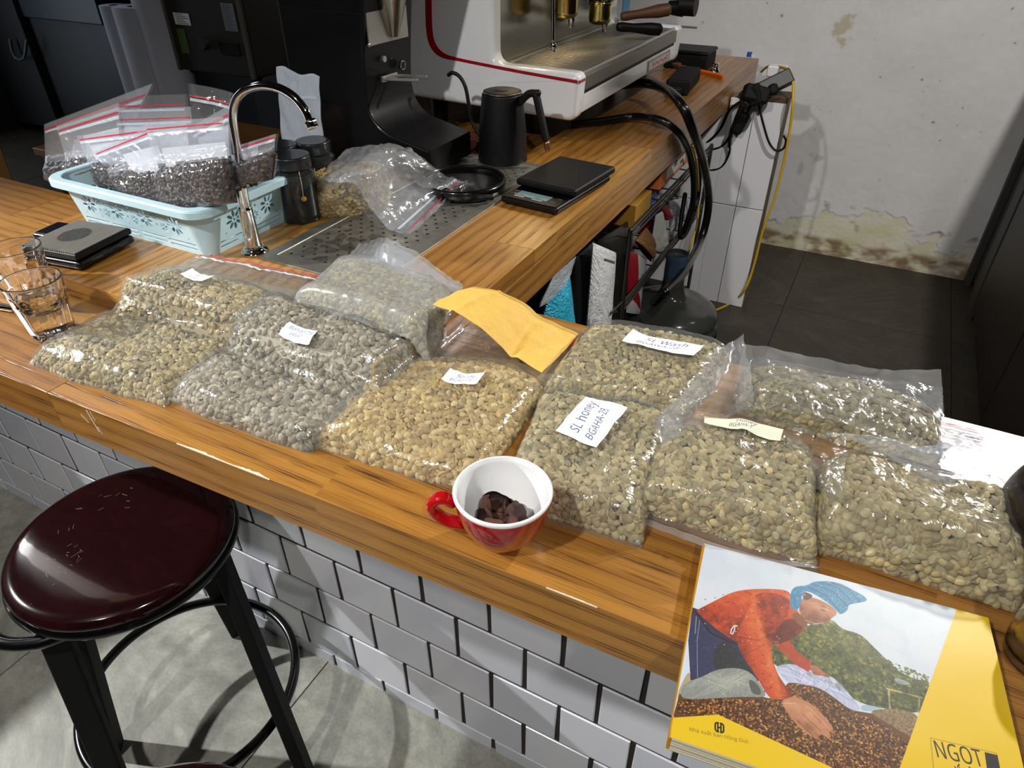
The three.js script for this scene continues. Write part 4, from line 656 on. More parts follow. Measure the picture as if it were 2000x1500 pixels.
{
  const y = 0.487, leg = (a, b) => mesh('leg', bar(V(...a), V(...b), 0.037, 0.020, 0.004), M.blackMatte, stool);
  const top = (px, py) => { const p = G(px, py, y - 0.012).sub(SC); return [p.x, y - 0.006, p.z]; }, foot = p => { const q = G(p[0], p[1], 0).sub(SC); return [q.x, 0, q.z]; };
  const l1 = [top(100, 1222), [0.045, 0.0, 0.20]], l2 = [[-0.075, y, 0.06], [-0.105, 0, 0.125]], l3 = [top(432, 1096), [0.265, 0, 0.012]], l4 = [[-0.06, y, -0.115], [-0.09, 0, -0.165]];
  for (const l of [l1, l2, l3, l4]) leg(...l);
  mesh('foot_ring', new THREE.TorusGeometry(0.178, 0.0085, 16, 120).rotateX(Math.PI / 2).translate(0.02, 0.145, 0.012), M.blackGloss, stool);
  mesh('side_tube', tube([[0.05, y - 0.012, 0.135], [0.02, y - 0.016, 0.165], [-0.03, y - 0.016, 0.185], [-0.12, y - 0.016, 0.17], [-0.16, y - 0.05, 0.15]], 0.0095, 40, 14), M.blackGloss, stool, 'curved black tube joined under the seat');
  // sticker wrapped on the right leg
  const A = V(...l3[0]), B = V(...l3[1]), m = A.clone().lerp(B, 0.085), dirv = B.clone().sub(A).normalize(), n = V(0, EYE, 0).sub(SC).sub(m); n.addScaledVector(dirv, -n.dot(dirv)).normalize();
  const stTex = canvasTex(128, 160, (c, w, h) => { c.fillStyle = '#cfe6f5'; c.fillRect(0, 0, w, h); c.fillStyle = '#1d6fb4'; c.fillRect(6, 6, w - 12, h - 12); c.strokeStyle = '#9fd4f2'; c.lineWidth = 5; c.beginPath(); c.arc(w / 2, h / 2, 38, 0, 7); c.stroke(); c.fillStyle = '#e8f5ff'; c.beginPath(); c.ellipse(w / 2, h / 2 + 8, 26, 15, -0.3, 0, 7); c.fill(); c.fillStyle = '#cc3d3d'; c.font = 'bold 15px sans-serif'; c.fillText('OK', w / 2 - 12, h / 2 - 10); });
  const face = V(0, 0, 1), bq = new THREE.Quaternion().setFromUnitVectors(V(0, 1, 0), dirv);
  const fx = V(1, 0, 0).applyQuaternion(bq), fz = V(0, 0, 1).applyQuaternion(bq);
  const useZ = Math.abs(n.dot(fz)) > Math.abs(n.dot(fx)), nn = (useZ ? fz : fx).clone().multiplyScalar(Math.sign(n.dot(useZ ? fz : fx))), off = useZ ? 0.0094 : 0.0164, side = new THREE.Vector3().crossVectors(dirv.clone().negate(), nn);
  const sg = gridGeo(6, 6, (u, v) => m.clone().addScaledVector(side, (u - 0.5) * (useZ ? 0.028 : 0.0165)).addScaledVector(dirv, (0.5 - v) * 0.034).addScaledVector(nn, off));
  mesh('sticker', sg, std(0xffffff, 0.35, 0, { map: stTex, side: THREE.DoubleSide }), stool, 'blue and white sticker');
}
{ const b = stool.clone(); b.name = numbered('bar_stool'); scene.add(b); const e = G(390, 1481, 0.51), f = ray(1000, 750).setY(0).normalize(); b.position.set(e.x - f.x * 0.158, 0, e.z - f.z * 0.158); b.rotation.y = 0.4; b.userData = { ...stool.userData, label: 'second dark red round stool, only its seat edge showing at the bottom' }; b.remove(b.children.find(c => c.name === 'sticker')); }
// ---------------------------------------------------------------- on the raised counter, left part
const rect = (cx, cz, w, d, rot = 0) => { const c = Math.cos(rot), s = Math.sin(rot); return [[-w / 2, -d / 2], [w / 2, -d / 2], [w / 2, d / 2], [-w / 2, d / 2]].map(([a, b]) => [cx + a * c - b * s, cz + a * s + b * c]); };
{ // ridged digital scale
  const A = G(160, 533, K), B = G(268, 476, K), d = B.clone().sub(A), dep = d.length(); d.normalize(); const e = V(d.z, 0, -d.x); if (e.x > 0) e.negate();
  const t = thing('ridged_scale', 'black coffee scale with a ridged top beside the blue basket', 'scale', [A.x, K, A.z]), ang = Math.atan2(-d.z, d.x); t.rotation.y = ang;
  // local x runs along the right side, local z to the viewer's left
  const sgn = Math.sign(V(0, 0, 1).applyAxisAngle(V(0, 1, 0), ang).dot(e)), w = 0.125, Z = a => sgn * a;
  const zz = (a, b) => [Math.min(Z(a), Z(b)), Math.max(Z(a), Z(b))];
  const bx = (x0, y0, a, x1, y1, b, r) => { const q = zz(a, b); return box(x0, y0, q[0], x1, y1, q[1], r); };
  mesh('scale_base', bx(0, 0.003, 0, dep * 1.0, 0.017, w, 0.006), M.blackGloss, t);
  mesh('platform', bx(0.002, 0.0185, 0.002, dep, 0.029, w - 0.006, 0.003), M.black, t);
  const rim = std(0x9a9790, 0.5), dk = M.black, n = 24;
  for (let i = 0; i < n; i++) { const z = 0.005 + (w - 0.016) * (i + 0.5) / n; mesh('ridge', bx(0.004, 0.029, z - 0.0009, dep - 0.004, 0.0312, z + 0.0009, 0.0005), rim, t); }
  mesh('water_mark', T(new THREE.CircleGeometry(0.024, 40).rotateX(-Math.PI / 2).scale(1.15, 1, 1), dep * 0.52, 0.0315, Z(w * 0.52)), std(0x5e5c58, 0.75, 0, { map: dataTex(128, 128, (u, v) => { const k = 120 + 90 * fbm(u * 9, v * 9, 4, 3) + 30 * Math.sin(Math.hypot(u - .5, v - .5) * 70); return [k, k, k]; }) }), t, 'dried round water mark');
  mesh('display_panel', bx(dep * 0.55, 0.004, w, dep * 1.05, 0.018, w + 0.05, 0.007), phys({ color: 0x14151c, roughness: 0.2, clearcoat: 1 }), t);
  for (const [x, z] of [[.02, .02], [.02, w - .02], [dep - .02, .02], [dep - .02, w - .02]]) mesh('foot', cyl(.006, .006, .004, x, 0, Z(z), 16), M.rubber, t);
}
// ---------------------------------------------------------------- pierced blue basket
const blue = phys({ color: 0xb9d8e2, roughness: 0.38, clearcoat: 0.15 });
const BX0 = -1.262, BX1 = -0.934, BZ0 = -0.897, BZ1 = -0.702, BH = 0.086, LEAN = 0.016;
{
  const t = thing('plastic_basket', 'light blue plastic basket pierced with daisies, full of roasted coffee bags', 'basket', [(BX0 + BX1) / 2, K, (BZ0 + BZ1) / 2]);
  const cx = (BX0 + BX1) / 2, cz = (BZ0 + BZ1) / 2, rc = 0.02;
  const ell = (s, x, y, a, b, rot) => { const p = new THREE.Path(); p.absellipse(x, y, a, b, 0, Math.PI * 2, true, rot); s.holes.push(p); };
  const flower = (s, x, y, R, n, ph = 0.2) => { for (let i = 0; i < n; i++) { const a = ph + i * 2 * Math.PI / n; ell(s, x + Math.cos(a) * R * 0.62, y + Math.sin(a) * R * 0.62, R * 0.37, R * 0.17, a); } ell(s, x, y, R * 0.13, R * 0.15, 0); };
  const slot = (s, x0, x1, y) => { const p = new THREE.Path(); p.moveTo(x0, y - .0016); p.lineTo(x0, y + .0016); p.lineTo(x1, y + .0016); p.lineTo(x1, y - .0016); s.holes.push(p); };
  const wallGeo = (L, n) => {
    const s = new THREE.Shape([[-L / 2, 0], [L / 2, 0], [L / 2, BH], [-L / 2, BH]].map(p => new THREE.Vector2(...p))), cell = L / n;
    for (let i = 0; i < n; i++) {
      const x = -L / 2 + cell * (i + 0.5);
      flower(s, x, 0.049, 0.0185, 8, 0.15 + i); for (const sd of [-1, 1]) { const q = x + sd * cell * 0.5; if (sd === 1 || i === 0) if (Math.abs(q) < L / 2 - 0.012) { flower(s, q - .0065, 0.061, 0.0098, 8); flower(s, q + .0065, 0.040, 0.0098, 8, .5); ell(s, q + .009, .058, .0022, .003, 0); ell(s, q - .010, .043, .0022, .003, 0); } }
      for (const [a, b] of [[-.019, .068], [.019, .069], [-.02, .030], [.021, .029]]) if (Math.abs(x + a) < L / 2 - 0.004) ell(s, x + a, b, .0014, .002, 0.4);
      for (const y of [0.010, 0.0185, 0.0805]) slot(s, x - cell / 2 + 0.004, x + cell / 2 - 0.004, y);
    }
    const g = new THREE.ExtrudeGeometry(s, { depth: 0.002, bevelEnabled: false, curveSegments: 5 }); g.translate(0, 0, -0.002); return g;
  };
  const ln = Math.atan2(LEAN, BH), fw = wallGeo(BX1 - BX0 - 2 * rc, 4), sw = wallGeo(BZ1 - BZ0 - 2 * rc, 2);
  for (const [g, rot, x, z] of [[fw, 0, 0, BZ1 - cz], [fw, Math.PI, 0, BZ0 - cz], [sw, Math.PI / 2, BX1 - cx, 0], [sw, -Math.PI / 2, BX0 - cx, 0]]) { const m = mesh('pierced_wall', g, blue, t); m.rotation.set(ln, rot, 0, 'YXZ'); m.position.set(x, 0, z); }
  for (const [sx, sz, a0] of [[1, 1, 0], [-1, 1, Math.PI / 2], [-1, -1, Math.PI], [1, -1, 1.5 * Math.PI]]) {
    const X = (sx > 0 ? BX1 - cx : BX0 - cx) - sx * rc, Z = (sz > 0 ? BZ1 - cz : BZ0 - cz) - sz * rc;
    const c = o => (u, v) => { const a = a0 + u * Math.PI / 2, r = rc + v * LEAN - o; return V(X + Math.cos(a) * r, v * BH, Z + Math.sin(a) * r); };
    mesh('corner', mergeGeometries([gridGeo(12, 4, c(0), true), gridGeo(12, 4, c(0.002))]), blue, t);
  }
  mesh('basket_floor', box(BX0 - cx + .004, 0.001, BZ0 - cz + .004, BX1 - cx - .004, 0.004, BZ1 - cz - .004, 0.001), blue, t);
  const rr = (w, d, r) => { const s = new THREE.Shape(); s.moveTo(-w / 2 + r, -d / 2); s.lineTo(w / 2 - r, -d / 2); s.absarc(w / 2 - r, -d / 2 + r, r, -Math.PI / 2, 0); s.lineTo(w / 2, d / 2 - r); s.absarc(w / 2 - r, d / 2 - r, r, 0, Math.PI / 2); s.lineTo(-w / 2 + r, d / 2); s.absarc(-w / 2 + r, d / 2 - r, r, Math.PI / 2, Math.PI); s.lineTo(-w / 2, -d / 2 + r); s.absarc(-w / 2 + r, -d / 2 + r, r, Math.PI, 1.5 * Math.PI); return s; };
  const w = BX1 - BX0 + 2 * LEAN, d = BZ1 - BZ0 + 2 * LEAN;
  const ring = (ow, iw, y0, y1, b) => { const s = rr(w + ow, d + ow, 0.036); s.holes.push(rr(w + iw, d + iw, 0.034)); return new THREE.ExtrudeGeometry(s, { depth: y1 - y0 - 2 * b, bevelEnabled: true, bevelThickness: b, bevelSize: b, bevelOffset: -b, bevelSegments: 3, curveSegments: 14 }).rotateX(-Math.PI / 2).translate(0, y0 + b, 0); };
  mesh('rim', [ring(0.024, -0.006, BH - 0.002, BH + 0.004, 0.0022), ring(0.026, 0.020, BH - 0.010, BH + 0.002, 0.001)], blue, t);
}
// ---------------------------------------------------------------- zip bags of roasted coffee
const slipMat = std(0xe9e9ec, 0.9);
function standBag(o) {
  const [bl, br, tr, tl] = o.c, ctr = bl.clone().add(br).multiplyScalar(0.5), R = rng(o.seed);
  const t = thing('roasted_coffee_bag', o.label, 'bag', [ctr.x, ctr.y, ctr.z], 0, o.group);
  const n = br.clone().sub(bl).cross(tl.clone().sub(bl)).normalize(); if (n.z < 0) n.negate();
  const P = (u, v) => bl.clone().multiplyScalar((1 - u) * (1 - v)).add(br.clone().multiplyScalar(u * (1 - v))).add(tr.clone().multiplyScalar(u * v)).add(tl.clone().multiplyScalar((1 - u) * v)).sub(ctr);
  const W = bl.distanceTo(br), L = bl.distanceTo(tl), bf = o.bf ?? 0.45, TT = o.T ?? 0.02;
  const hb = (u, v) => { const top = bf + 0.05 * N3(u * 4, o.seed, 2) + (o.slope || 0) * (u - 0.5); if (v > top || v < 0.01) return 0; const e = Math.min(1, (top - v) / 0.12), b = Math.min(1, v / 0.16); return TT * Math.sqrt(clamp(1 - Math.pow(Math.abs(2 * u - 1), 4))) * Math.sqrt(1 - (1 - e) * (1 - e)) * (0.45 + 0.55 * Math.sqrt(1 - (1 - b) * (1 - b))); };
  const skin = (u, v) => { const k = Math.max(hb(u, v), hb(u, clamp(v - 0.06)) * 0.75, hb(u, clamp(v - 0.14)) * 0.45); return k + 0.0022 * sm(0, .1, Math.min(u, 1 - u)) * (1 - 2 * Math.abs(N3(u * W * 70 + o.seed, v * L * 45, 1))) * (v < 0.86 ? 1 : 0.3) + 0.0022; };
  const f = P, curve = (u, v) => n.clone().multiplyScalar((o.bend || 0) * Math.sin(Math.PI * u) * v);
  const part = (nm, v0, v1, m) => { const g = gridGeo(50, 40, (u, v) => { const w = lerp(v0, v1, v); return f(u, w).add(curve(u, w)).addScaledVector(n, skin(u, w)); }), uv = g.attributes.uv; for (let i = 0; i < uv.count; i++) uv.setXY(i, uv.getX(i) * W * 6, lerp(v0, v1, uv.getY(i)) * L * 6); mesh(nm, g, m, t); };
  const cut = bf > 0.05 ? bf + 0.03 : 0; if (cut) part('bag_film', 0, cut, M.film); part('bag_top_film', cut, 1, o.film || M.filmMilky);
  mesh('bag_back_film', gridGeo(24, 30, (u, v) => f(u, v).add(curve(u, v)).addScaledVector(n, -0.003 - hb(u, v) * 0.5), true), M.film, t);
  const line = (nm, v, wd, m) => mesh(nm, gridGeo(40, 2, (u, k) => { const q = lerp(0.015, 0.985, u), vv = v + (k - 0.5) * wd / L; return f(q, vv).add(curve(q, vv)).addScaledVector(n, skin(q, vv) + 0.0008); }), m, t);
  const z = o.zip ?? 0.9; line('zip_line', z, 0.0022, M.zipRed); line('zip_track', z - 0.055, 0.0045, M.zipWhite); 
  if (o.slip) { const [u0, v0, u1, v1] = o.slip; mesh('paper_slip', gridGeo(8, 8, (u, v) => { const a = lerp(u0, u1, u), b = lerp(v0, v1, v); return f(a, b).add(curve(a, b)).addScaledVector(n, -0.001 + 0.002 * Math.sin(u * 3 + o.seed)); }), slipMat, t, 'white paper slip inside'); }
  if (bf > 0.05) {
    mesh('bean_core', gridGeo(30, 30, (u, v) => { const vv = v * (bf + 0.06); return f(u, vv).add(curve(u, vv)).addScaledVector(n, Math.max(-0.002, hb(u, vv) - 0.006)); }), beanMat(ROAST[3]), t);
    const spots = [], sp = 0.0066, rows = Math.round(L * (bf + 0.08) / sp), cols = Math.round(W / sp);
    for (let j = 0; j < rows; j++) for (let i = 0; i < cols; i++) { const u = (i + (j % 2) * 0.5 + (R() - 0.5) * 0.6) / cols, v = (j + (R() - 0.5) * 0.6) / rows * (bf + 0.08), h = hb(u, v); if (h < 0.003) continue; const nn = n.clone().addScaledVector(V(R() - .5, R() - .5, R() - .5), 0.5).normalize(); spots.push({ p: f(u, v).add(curve(u, v)).addScaledVector(n, h - 0.0035), n: nn }); }
    fillBeans(t, spots, ROAST, R, { size: 0.0105, roast: true });
  }
  return { t, n, ctr };
}
{
  const q = (x, y, z) => GZ(x, y, z), S = (a, z0, z1) => [q(a[0], a[1], z0), q(a[2], a[3], z0), q(a[4], a[5], z1), q(a[6], a[7], z1)];
  standBag({ seed: 101, c: S([92, 352, 200, 372, 300, 163, 88, 243], -0.835, -0.865), label: 'tall zip bag of roasted beans furthest back left in the basket', bf: 0.30, slip: [.35, .3, .95, .62], zip: .91 });
  standBag({ seed: 102, c: S([205, 352, 372, 352, 364, 184, 232, 188], -0.84, -0.86), label: 'zip bag of roasted beans at the middle back of the basket', bf: 0.25, slip: [.2, .3, .8, .6], zip: .89, film: M.film });
  standBag({ seed: 103, c: S([225, 360, 392, 360, 374, 208, 230, 214], -0.815, -0.83), label: 'zip bag of roasted beans just before the middle back one in the basket', bf: 0.25, slip: [.1, .3, .9, .8], zip: .87 });
  standBag({ seed: 104, c: S([385, 300, 445, 310, 453, 182, 369, 163], -0.80, -0.82), label: 'tilted crumpled zip bag standing up by the tap in the basket', bf: 0.0, T: .02, zip: .84, bend: -.01, film: M.film });
  standBag({ seed: 105, c: S([143, 352, 252, 372, 234, 201, 112, 246], -0.80, -0.83), label: 'zip bag of roasted beans second from the left in the basket', bf: 0.36, slip: [.35, .38, .95, .74], zip: .90 });
  standBag({ seed: 106, c: S([196, 362, 302, 384, 292, 244, 152, 266], -0.765, -0.79), label: 'zip bag of roasted beans third from the left in the basket', bf: 0.46, slip: [.1, .4, .8, .86], zip: .92 });
  standBag({ seed: 107, c: S([388, 372, 458, 372, 450, 205, 378, 246], -0.775, -0.79), label: 'zip bag with a slanted red line behind the front right one in the basket', bf: 0.3, slip: [.1, .35, .9, .8], zip: .90 });
  standBag({ seed: 108, c: S([244, 382, 352, 402, 300, 246, 184, 297], -0.742, -0.775), label: 'zip bag of roasted beans left of the front right one in the basket', bf: 0.44, slip: [.4, .4, .95, .78], zip: .93 });
  standBag({ seed: 109, c: S([462, 372, 532, 350, 541, 261, 466, 284], -0.765, -0.775), label: 'zip bag of dark ground coffee in the right corner of the basket', bf: 0.60, T: .024, slip: [.1, .62, .5, .85], zip: .93 });
  standBag({ seed: 110, c: S([332, 418, 462, 396, 438, 228, 284, 240], -0.722, -0.752), label: 'large zip bag of roasted beans at the front right of the basket', bf: 0.50, T: 0.026, slip: [.12, .4, .96, .72], zip: .93, slope: .04 });
}
// ---------------------------------------------------------------- tap and drip tray
{
  const b = V(-0.886, K, -0.754), t = thing('water_tap', 'chrome gooseneck water tap between the basket and the drip tray', 'tap', [b.x, b.y, b.z]);
  mesh('base_flange', lathe([[0, 0], [0.0225, 0], [0.0225, 0.003], [0.019, 0.006], [0.0165, 0.007], [0.0165, 0.010], [0, 0.010]], 48), M.chrome, t);
  mesh('tap_body', lathe([[0, 0.009], [0.0145, 0.009], [0.0145, 0.012], [0.0125, 0.014], [0.0118, 0.075], [0.0112, 0.08], [0.006, 0.083], [0, 0.083]], 48), M.chrome, t);
  const pts = [[478, 385], [471, 345], [463, 290], [455, 232], [459, 200], [474, 180], [498, 169], [525, 168], [553, 176], [578, 193], [596, 216], [605, 236]].map(([x, y]) => GZ(x, y, b.z).sub(b)); pts.unshift(V(pts[0].x * .6, 0.07, 0));
  mesh('spout', tube(pts, 0.0062, 120, 20), M.chrome, t);
  const e0 = GZ(604, 232, b.z).sub(b), e1 = GZ(613, 252, b.z).sub(b); mesh('aerator', bar(e0, e1, 0.0155, 0.0155, 0.005), M.chrome, t);
  mesh('lever', tube([V(0.004, 0.072, 0.006), V(0.009, 0.082, 0.011), V(0.0105, 0.112, 0.012)], 0.0042, 20, 12), M.chrome, t);
}
{
  const x0 = -0.862, x1 = -0.627, z0 = -1.388, z1 = -0.737, t = thing('drip_tray', 'perforated stainless steel drip tray let into the wooden counter', 'tray', [(x0 + x1) / 2, K, (z0 + z1) / 2]);
  const w = (x1 - x0) / 2, d = (z1 - z0) / 2, b = 0.022;
  const s = new THREE.Shape([[-w + b, -d + b], [w - b, -d + b], [w - b, d - b], [-w + b, d - b]].map(p => new THREE.Vector2(...p)));
  let n = 0; for (let j = 0; j < 37; j++) for (let i = 0; i < 8; i++) { const x = -w + b + 0.016 + i * 0.0245 + (j % 2) * 0.01225, y = -d + b + 0.016 + j * 0.0158; if (x > w - b - 0.012 || y > d - b - 0.012) continue; const p = new THREE.Path(); p.absellipse(x, y, 0.0032, 0.0032, 0, 6.2832, true); s.holes.push(p); n++; }
  const plate = new THREE.ExtrudeGeometry(s, { depth: 0.001, bevelEnabled: false, curveSegments: 6 }).rotateX(-Math.PI / 2).translate(0, 0.0006, 0);
  const steelMap = dataTex(512, 512, (u, v) => { const k = 160 + 26 * per(u, v, 14, 2) + 10 * per(u, v, 60, 7); return [k, k * 0.985, k * 0.93]; }), st = std(0xffffff, 0.38, 0.8, { map: steelMap });
  { const p = plate.attributes.position, uv = plate.attributes.uv; for (let i = 0; i < p.count; i++) uv.setXY(i, p.getX(i) * 3, p.getZ(i) * 3); }
  mesh('perforated_plate', plate, st, t); mesh('drip_well', [box(-w + .012, -SH + .0008, -d + .012, w - .012, -SH + .0016, d - .012), box(-w + .0125, -SH + .001, -d + .0125, -w + .0135, .0006, d - .0125), box(w - .0135, -SH + .001, -d + .0125, w - .0125, .0006, d - .0125), box(-w + .0125, -SH + .001, -d + .0125, w - .0125, .0006, -d + .0135), box(-w + .0125, -SH + .001, d - .0135, w - .0125, .0006, d - .0125)], M.steelDull, t);
  const fr = new THREE.Shape([[-w, -d], [w, -d], [w, d], [-w, d]].map(p => new THREE.Vector2(...p))); fr.holes.push(new THREE.Path([[-w + b, -d + b], [-w + b, d - b], [w - b, d - b], [w - b, -d + b]].map(p => new THREE.Vector2(...p))));
  mesh('frame', new THREE.ExtrudeGeometry(fr, { depth: 0.0012, bevelEnabled: true, bevelThickness: 0.0008, bevelSize: 0.001, bevelOffset: -0.001, bevelSegments: 2 }).rotateX(-Math.PI / 2).translate(0, 0.0010, 0), st, t);
  // standing water near the front left holes
  const R = rng(61), wat = []; for (let i = 0; i < 26; i++) { const r = 0.004 + 0.010 * R(), x = -w + b + 0.02 + 0.13 * R(), z = d - b - 0.02 - 0.12 * R(); const g = new THREE.SphereGeometry(1, 18, 10).scale(r, 0.0011, r * (0.6 + 0.5 * R())); wat.push(T(g, x, 0.0016, z)); }
  { const m = mesh('water_drops', wat, phys({ color: 0xffffff, roughness: 0, transmission: 1, thickness: 0.002, ior: 1.33 }), t); m.userData.kind = 'stuff'; }
}
// ---------------------------------------------------------------- jars, pouch, bag of beans on the tray
function makeJar(label, x, z, fill) {
  const t = thing('storage_jar', label, 'jar', [x, K, z]), oct = r => new THREE.CylinderGeometry(r, r, 0.088, 8).translate(0, 0.046, 0);
  mesh('glass_body', [oct(0.037), new THREE.CylinderGeometry(0.029, 0.036, 0.008, 32).translate(0, 0.093, 0)], phys({ color: 0x9aa09c, roughness: 0.06, transmission: 0.95, thickness: 0, ior: 1.5 }), t);
  mesh('contents', cyl(0.034, 0.034, 0.075, 0, 0.004, 0, 24), std(fill, 0.8), t);
  mesh('lid', lathe([[0, 0.118], [0.026, 0.118], [0.031, 0.1185], [0.033, 0.1165], [0.0335, 0.098], [0.031, 0.097]], 64), phys({ color: 0x15161a, roughness: 0.3, clearcoat: 0.4 }), t);
  return t;
}
{
  const p = (x, y) => G(x, y, K + 0.117);
  const a = p(568, 303), b = p(610, 275), c = p(545, 288);
  makeJar('dark glass jar with a black lid, nearest behind the basket corner', a.x, a.z, 0x0e0b09);
  makeJar('dark glass jar with a greyish black lid next to the milky pouch', b.x, b.z, 0x1c1c16);
  makeJar('dark glass jar half hidden between the basket and other jars', c.x - 0.012, c.z - 0.012, 0x0b0908);
  const bd = thing('wooden_bead', 'small wooden bead hanging on the nearest jar', 'bead', [a.x + 0.034, K + 0.05, a.z + 0.022]); mesh('bead', new THREE.SphereGeometry(0.005, 20, 14), std(0xc48b3c, 0.5), bd); mesh('string', tube([[0, 0.004, 0], [-0.002, 0.03, -0.003], [-0.006, 0.046, -0.006]], 0.0006, 12, 6), std(0xc8b89a, 0.9), bd);
}
{
  const z = -1.09, c = [GZ(572, 372, z), GZ(640, 366, z), GZ(627, 152, z), GZ(537, 130, z)], o = c[0].clone().add(c[1]).multiplyScalar(.5);
  const t = thing('milky_pouch', 'milky white zip pouch standing upright behind the jars', 'bag', [o.x, o.y, o.z]);
  const f = s => (u, v) => { const P = c[0].clone().multiplyScalar((1 - u) * (1 - v)).add(c[1].clone().multiplyScalar(u * (1 - v))).add(c[2].clone().multiplyScalar(u * v)).add(c[3].clone().multiplyScalar((1 - u) * v)).sub(o); P.x += 0.004 * Math.sin(v * 5) * (u - .5) * 2 - .006 * Math.sin(v * 3.14); P.z += s * (0.010 * Math.sin(Math.PI * u) * (1 - v * 0.9) + 0.001) + 0.003 * N3(u * 5, v * 7, 3); P.y += 0.004 * Math.sin(u * 9) * v * v; return P; };
  const mk = phys({ color: 0xcdd6e2, roughness: 0.35, transmission: 0.28, thickness: 0, side: THREE.DoubleSide, bumpMap: crinkleBump, bumpScale: 0.001 });
  mesh('front_film', gridGeo(30, 40, f(1)), mk, t); mesh('back_film', gridGeo(30, 40, f(-1), true), mk, t);
  mesh('zip_track', gridGeo(30, 2, (u, v) => { const P = f(1)(lerp(.05, .95, u), .80 + .025 * v); P.z += .0012; return P; }), M.zipWhite, t); mesh('contents', gridGeo(20, 12, (u, v) => { const P = f(1)(lerp(.12, .9, u), lerp(.05, .2, v)); P.z -= .004; return P; }), std(0x8b8a88, 0.9), t);
}
{ // bag of beans with a clear drooping mouth
  const c = V(-0.868, K, -0.995), yaw = -0.5, t = thing('bag_of_coffee_beans', 'bag of green beans with a drooping clear mouth beside the drip tray', 'bag', [c.x, c.y, c.z]), R = rng(71);
  const prof = a => 1 + 0.05 * Math.sin(3 * a + 1) + 0.04 * N3(Math.cos(a) * 2, Math.sin(a) * 2, 5);
  const body = (k, top) => (u, v) => { const a = u * Math.PI * 2, y = v * top, r = (0.058 + 0.006 * Math.sin(v * 2.6) - 0.012 * v * v) * prof(a) * k; return V(Math.cos(a) * r * 0.78, y, Math.sin(a) * r * 1.35).applyAxisAngle(V(0, 1, 0), yaw); };
  const spots = []; for (let j = 0; j < 11; j++) for (let i = 0; i < 48; i++) { const u = (i + (j % 2) * .5 + R() * .4) / 48, v = (j + .4 + R() * .3) / 11, P = body(0.93, 0.072)(u, v), n = V(P.x, 0.02, P.z).applyAxisAngle(V(0, 1, 0), -yaw).multiply(V(1.7, 1, .55)).applyAxisAngle(V(0, 1, 0), yaw).normalize(); spots.push({ p: P.setY(Math.max(P.y, .004)), n }); }
  for (let i = 0; i < 260; i++) { const a = R() * 6.28, r = Math.sqrt(R()), P = body(0.9 * r, 0.072)(a / 6.283, 1); P.y += 0.006 * (1 - r); spots.push({ p: P, n: V(0, 1, 0) }); }
  fillBeans(t, spots, [[188, 162, 104], [172, 148, 96], [200, 174, 114], [156, 132, 86], [182, 152, 92]], R, { size: 0.0112 });
  mesh('bean_core', [gridGeo(40, 6, body(0.84, 0.068)), gridGeo(40, 4, (u, v) => { const P = body(0.84 * v, 0.068)(u, 1); return P; })], beanMat([172, 148, 96]), t);
  mesh('bag_film', gridGeo(80, 30, (u, v) => { const P = body(1.0 + .03 * N3(u * 14, v * 5, 3), 0.078)(u, v); P.y += 0.001; return P; }, true), M.film, t);
  const q = (x, y, h) => G(x, y, K + h), L = rows => loft(rows, 70, 60, 0.0042, 31, 38, c);
  const arch = [[q(618, 345, .066), q(640, 318, .08), q(690, 285, .10), q(745, 278, .10), q(800, 285, .09)], [q(640, 352, .085), q(672, 325, .105), q(725, 292, .12), q(770, 288, .115), q(830, 310, .085)], [q(690, 360, .088), q(710, 335, .11), q(760, 318, .10), q(805, 322, .085), q(855, 335, .06)], [q(722, 398, .055), q(745, 380, .06), q(790, 362, .055), q(835, 350, .045), q(878, 348, .035)], [q(752, 440, .012), q(780, 425, .014), q(825, 395, .016), q(860, 370, .018), q(895, 350, .02)], [q(765, 449, .006), q(805, 452, .006), q(845, 415, .008), q(880, 380, .012), q(908, 352, .016)]];
  mesh('bag_mouth', L(arch), M.filmMilky, t, 'drooping clear mouth'); mesh('bag_mouth', loft(arch.map(r => r.map((p, i) => p.clone().add(V(0.012 * (i - 2), -0.012 * (p.y - K > .03 ? 1 : .1), 0)))), 50, 40, 0.004, 33, 40, c), M.film, t);
  const zl = (a, b, w, m, nm) => mesh(nm, gridGeo(40, 2, (u, v) => { const C = new THREE.CatmullRomCurve3([q(a[0][0], a[0][1], .0115), q(a[1][0], a[1][1], .0125), q(a[2][0], a[2][1], .0145), q(a[3][0], a[3][1], .022)]); const P = C.getPoint(u), g = C.getTangent(u); return P.addScaledVector(V(g.z, 0, -g.x), (v - .5) * w).sub(c); }), m, t);
  zl([[797, 450], [838, 412], [868, 381], [898, 351]], 0, 0.0024, M.zipRed, 'zip_line'); zl([[778, 447], [826, 404], [860, 374], [890, 350]], 0, 0.006, M.zipWhite, 'zip_track');
}
